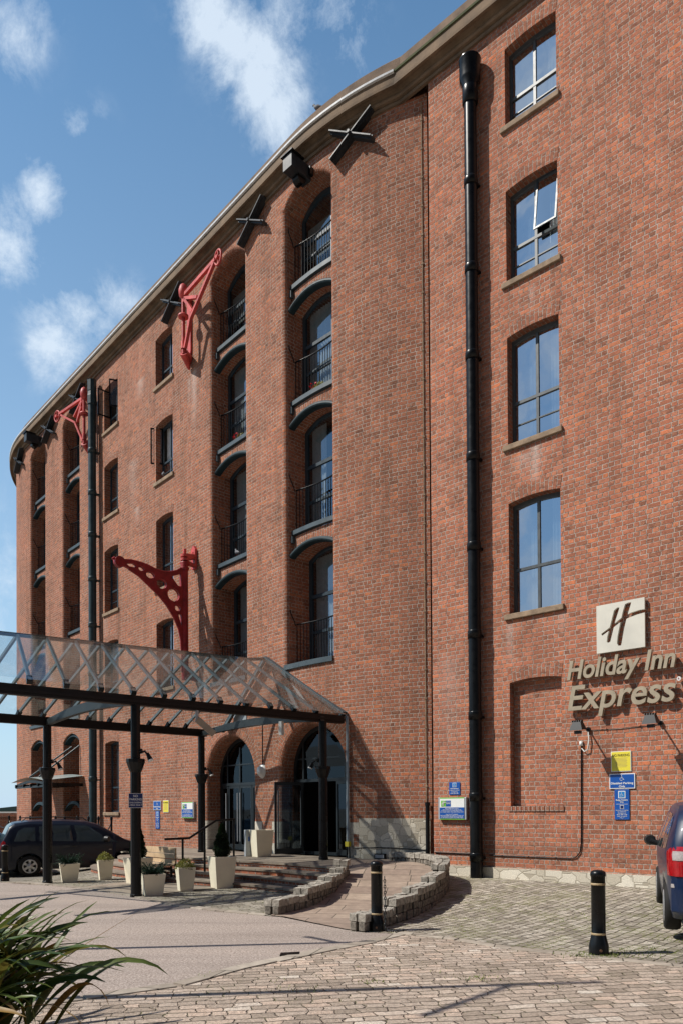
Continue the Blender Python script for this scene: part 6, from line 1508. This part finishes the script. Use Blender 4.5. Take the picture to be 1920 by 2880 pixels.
for az, L, lift, dr, w in ((-.02, 1.35, .95, .75, .021), (.25, 1.3, .75, 1.0, .027), (-.3, 1.35, .70, 1.45, .028), (-.12, 1.5, .62, 1.3, .030), (.05, 1.45, .45, 1.2, .026), (-.55, 1.3, .8, 2.0, .028)): blade(m_, (-2.75, 5.2, .15), az, L * .95, w * 1.25, lift + .15, dr)
m_.build('leaves', M['phorm'], t)
blade(dm, (-2.6, 5.25, .2), .08, 1.5, .011, .62, .15); blade(dm, (-2.55, 5.2, .1), -.5, 1.2, .012, .6, 1.6)
dm.build('dry_leaves', M['phormdry'], t)
# loose grass tufts on the joints
m_ = MB()
for (cx, cy, n, s) in [(2.96, 8.62, 160, .16), (3.25, 8.70, 170, .20), (2.72, 8.66, 80, .12), (3.6, 8.9, 90, .25), (4.1, 8.3, 70, .25), (1.3, 7.5, 70, .12), (.3, 7.4, 50, .10), (-.4, 7.1, 50, .12), (4.6, 9.6, 90, .3), (3.9, 11.5, 60, .2), (4.2, 9.4, 40, .2), (4.6, 10.2, 30, .2), (2.2, 15.6, 25, .2), (1.95, 16.1, 20, .15), (3.7, 10.6, 20, .15), (5.05, 11.7, 60, .14), (.62, 10.5, 15, .08), (3.4, 15.2, 12, .1)] + [(rnd.uniform(1.6, 5), rnd.uniform(8.6, 14), 6, .1) for _ in range(26)] + [(rnd.uniform(-1.5, 2.2), rnd.uniform(6.7, 8.1), 4, .07) for _ in range(12)]:
    for k in range(n):
        x, y = rnd.gauss(cx, s), rnd.gauss(cy, s * .6); a = rnd.uniform(0, 2 * pi); leafquad(m_, V((x, y, g_h(x, y))), V((cos(a), sin(a), rnd.uniform(.5, 2))), V((0, 0, 1)), rnd.uniform(.015, .045), .005)
m_.build('weeds', M['weed'], None, 'stuff')
# balcony flowers
def flowers(r_, z, label):
    m_ = MB(); f = MB(); t = T('balcony_flowers', label, 'flowers', tuple(fL(r_, z, .4)))
    for i in range(160):
        v = rv(); p = fL(r_ + v.x * .22, z + .09 + abs(v.z) * .14, .42 + v.y * .07); leafquad(m_, p, v + rv() * .5, rv(), .06, .018)
    for i in range(46):
        v = rv(); p = fL(r_ - .14 + v.x * .10, z + .20 + v.z * .08, .36 + v.y * .06); leafquad(f, p, v, rv(), .05, .022)
    m_.build('foliage', M['varieg'], t); f.build('petals', M['petal'], t)
flowers(.55, 12.63, 'yellow and red plants behind the nearest bay railing'); flowers(-3.05, 12.63, 'red flowers behind the second bay railing')
# pigeons
def pigeon(p, az, label):
    t_ = T('pigeon', label, 'bird', tuple(p), 'pigeons on the ledges', (0, 0, 0)); R3 = Matrix.Rotation(az, 3, 'Z'); q = lambda x, y, z: V(p) + R3 @ V((x, y, z))
    m_ = MB(); m_.tube([q(-.17, 0, .07), q(-.10, 0, .085), q(-.03, 0, .11), q(.04, 0, .13), q(.075, 0, .165), q(.085, 0, .20), q(.10, 0, .225), q(.125, 0, .225), q(.155, 0, .215)], [.008, .03, .056, .055, .034, .024, .026, .020, .004], 10); m_.build('body', M['bird'], t_)
    m_ = MB(); [m_.tube([q(0, s, .07), q(.01, s, 0), q(.035, s, .0)], .004, 4) for s in (-.02, .02)]; m_.build('legs', M['red2'], t_)
pigeon(fL(-6.95, 12.745, -.02), rad(100), 'small grey pigeon on the stone sill under an open casement'); pigeon(fL(-2.95, 9.155, .2), rad(120), 'small grey pigeon on the second bay ledge behind the railing'); pigeon(fL(.9, 19.64, .1), rad(150), 'dark bird on the parapet above the nearest bay')
# lamp posts outside the frame whose shadows cross the setts
def streetlamp(x, y, h, arm, label, ls=1.0, st=.5):
    t_ = T('street_lamp', label, 'street lamp', (x, y, 0)); m_ = MB(); m_.tube([V((x, y, 0)), V((x, y, 1.0)), V((x, y, 1.05)), V((x, y, h))], [.09, .08, .065, .045], 12); m_.build('column', M['iron'], t_)
    m_ = MB(); e = V((x, y, h - .9)) + V(arm); m_.tube([V((x, y, h - st)), lin(V((x, y, h - st)), e, .5), e], .04, 8); m_.build('arm', M['iron'], t_)
    m_ = MB(); m_.lathe(e, [(0, -.22 * ls), (.14 * ls, -.2 * ls), (.2 * ls, -.02), (.12 * ls, .08 * ls), (0, .12 * ls)], 12); m_.build('lantern', M['iron'], t_)
streetlamp(-4.55, 9.13, 5.7, (-.3, .45, .3), 'dark lamp column beyond the left edge near the road', .3)
streetlamp(-4.60, 6.60, 8.2, (0, -.95, -1.2), 'taller dark lamp column beyond the left edge by the setts', .2, 1.0)
# drain cover
m_ = MB(); m_.strip(lambda r_, z, d: V((-.72 + r_ , 8.72 + d + r_ * .25, z)), 0, .22, 0.0, .02, 0, .14); tag(m_.build('drain_cover', M['iron']), 'small dark drain cover at the edge of the tarmac', 'drain cover')

# ------------------------------------------------------------------ camera, sun, sky
PITCH, ROLL, F_ = .0115, .0063, 2120.0
cam = bpy.data.cameras.new('camera'); co = bpy.data.objects.new('camera', cam); C.objects.link(co)
cam.sensor_fit = 'VERTICAL'; cam.sensor_height = 36; cam.lens = F_ / 2880 * 36; cam.clip_end = 20000; cam.clip_start = .05
cam.shift_y = ((2275 - F_ * math.tan(PITCH)) - 1440) / 2880; cam.shift_x = 0
Fw = V((0, cos(PITCH), sin(PITCH))); R0 = V((1, 0, 0)); U0 = R0.cross(Fw)
Rr = R0 * cos(ROLL) - U0 * sin(ROLL); Ur = U0 * cos(ROLL) + R0 * sin(ROLL)
mt = Matrix.Identity(4)
for i, a in enumerate((Rr, Ur, -Fw)):
    for k in range(3): mt[k][i] = a[k]
mt[2][3] = 1.7; co.matrix_world = mt
bpy.context.scene.camera = co
EL, AZ = rad(49), rad(6)     # light travels towards +x, a little to +y
ld = V((cos(AZ) * cos(EL), sin(AZ) * cos(EL), -sin(EL)))
sun = bpy.data.lights.new('sun', 'SUN'); so = bpy.data.objects.new('sun', sun); C.objects.link(so)
sun.energy = 5.0; sun.angle = rad(.5); sun.color = (1, .95, .87); so.rotation_euler = ld.to_track_quat('-Z', 'Y').to_euler(); so.location = (-20, -5, 30)
w = bpy.data.worlds.new('World'); bpy.context.scene.world = w; w.use_nodes = True; nt = w.node_tree; nt.nodes.clear()
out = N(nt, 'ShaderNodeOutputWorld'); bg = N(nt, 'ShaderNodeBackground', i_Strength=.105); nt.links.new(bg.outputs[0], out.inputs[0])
sky = N(nt, 'ShaderNodeTexSky', sky_type='NISHITA', sun_disc=False, sun_elevation=EL, sun_rotation=math.atan2(-ld.x, -ld.y), altitude=0, air_density=1.0, dust_density=.25, ozone_density=2.0)
tc = N(nt, 'ShaderNodeTexCoord'); vec = tc.outputs['Generated']
sp = N(nt, 'ShaderNodeSeparateXYZ'); nt.links.new(vec, sp.inputs[0])
den = mth(nt, 'ADD', mth(nt, 'MAXIMUM', sp.outputs[2], 0.0), .16)
cb = N(nt, 'ShaderNodeCombineXYZ'); nt.links.new(mth(nt, 'DIVIDE', sp.outputs[0], den), cb.inputs[0]); nt.links.new(mth(nt, 'DIVIDE', sp.outputs[1], den), cb.inputs[1])
n1 = noise(nt, cb.outputs[0], 1.6, 8, .6, .0)
def dirpx(x, y):
    d = Fw + Rr * ((x - 960) / F_) - Ur * ((y - (2275 - F_ * math.tan(PITCH))) / F_); return d.normalized()
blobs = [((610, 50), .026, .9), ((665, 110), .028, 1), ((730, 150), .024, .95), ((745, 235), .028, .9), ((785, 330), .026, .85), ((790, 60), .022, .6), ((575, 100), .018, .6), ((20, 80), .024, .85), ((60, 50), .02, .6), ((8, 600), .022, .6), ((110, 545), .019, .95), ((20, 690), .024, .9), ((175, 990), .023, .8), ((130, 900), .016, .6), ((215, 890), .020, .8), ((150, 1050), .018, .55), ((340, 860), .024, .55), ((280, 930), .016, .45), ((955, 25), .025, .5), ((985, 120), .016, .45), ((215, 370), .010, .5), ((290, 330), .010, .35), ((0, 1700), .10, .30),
         (V((-.91, -.36, .28)).normalized(), .035, 1), (V((-.87, -.28, .34)).normalized(), .028, .9), (V((-.84, -.27, .44)).normalized(), .036, 1), (V((-.80, -.33, .51)).normalized(), .026, .9), (V((-.76, -.30, .58)).normalized(), .03, 1), (V((-.73, -.25, .62)).normalized(), .02, .8), (V((-.68, -.25, .67)).normalized(), .04, 1), (V((-.70, -.29, .72)).normalized(), .03, .9), (V((-.95, -.1, .3)).normalized(), .08, .8)]  # out-of-view clouds added for the window panes to reflect
# wispy displaced direction so the edges tear
dn = noise(nt, vec, 9, 5, .6); dv = N(nt, 'ShaderNodeVectorMath', operation='MULTIPLY_ADD'); nt.links.new(dn.outputs['Color'], dv.inputs[0]); dv.inputs[1].default_value = (.05, .05, .06)
dv0 = N(nt, 'ShaderNodeVectorMath', operation='SUBTRACT'); nt.links.new(vec, dv0.inputs[0]); dv0.inputs[1].default_value = (.025, .025, .03); nt.links.new(dv0.outputs[0], dv.inputs[2])
acc = None
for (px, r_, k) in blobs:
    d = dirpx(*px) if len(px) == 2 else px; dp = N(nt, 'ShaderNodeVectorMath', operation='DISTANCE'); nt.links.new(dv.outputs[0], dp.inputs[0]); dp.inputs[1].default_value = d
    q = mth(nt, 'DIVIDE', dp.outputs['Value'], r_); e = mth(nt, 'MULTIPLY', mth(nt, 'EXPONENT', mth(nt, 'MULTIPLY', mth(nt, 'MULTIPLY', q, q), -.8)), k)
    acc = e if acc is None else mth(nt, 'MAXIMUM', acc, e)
wisp = noise(nt, vec, 11, 12, .72, .25)
wr_ = mth(nt, 'SUBTRACT', wisp.outputs[0], .5)
front = ramp(nt, mth(nt, 'ADD', acc, mth(nt, 'MULTIPLY', wr_, 2.7)), [(.16, (0, 0, 0)), (.50, (.30, .30, .30)), (.78, (.62, .62, .62)), (1.15, (.82, .82, .82))])
front = mth(nt, 'MULTIPLY', front.outputs[0], mth(nt, 'MINIMUM', mth(nt, 'MULTIPLY', acc, 3.5), 1.0))
back_ = ramp(nt, mth(nt, 'MULTIPLY', sp.outputs[1], -1.0), [(.0, (0, 0, 0)), (.35, (1, 1, 1))])
bc = ramp(nt, n1.outputs[0], [(.48, (0, 0, 0)), (.66, (.85, .85, .85))])
cl = mth(nt, 'MAXIMUM', front, mth(nt, 'MULTIPLY', back_.outputs[0], bc.outputs[0]))
sk = N(nt, 'ShaderNodeHueSaturation', i_Saturation=1.12, i_Value=1.0, i_Hue=.494); nt.links.new(sky.outputs[0], sk.inputs['Color'])
hz = ramp(nt, sp.outputs[2], [(.0, (1, 1, 1)), (.10, (.72, .72, .72)), (.36, (.40, .40, .40)), (.80, (.04, .04, .04))])
skc = mix(nt, hz.outputs[0], sk.outputs[0], (5.4, 5.3, 6.0))
colr0 = mix(nt, cl, skc, (7.6, 6.5, 6.9))
bk_ = ramp(nt, mth(nt, 'MULTIPLY_ADD', sp.outputs[1], .5), [(.05, (.10, .11, .13)), (.20, (.22, .24, .27)), (.31, (.74, .98, 1.08)), (.42, (.58, .76, .84)), (.62, (1.0, 1.33, 1.42))]); nt.nodes[-2].inputs[2].default_value = .5  # sky tinted by direction: dimmed behind camera to cut fill, raised for window reflections
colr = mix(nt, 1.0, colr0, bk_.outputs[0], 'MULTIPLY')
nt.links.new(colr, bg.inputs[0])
sc = bpy.context.scene; sc.view_settings.view_transform = 'Standard'; sc.view_settings.look = 'None'; sc.view_settings.exposure = 0; sc.view_settings.gamma = 1
sc.cycles.max_bounces = 8; sc.cycles.diffuse_bounces = 1; sc.cycles.transparent_max_bounces = 24; sc.cycles.glossy_bounces = 4; sc.cycles.caustics_reflective = False; sc.cycles.caustics_refractive = False
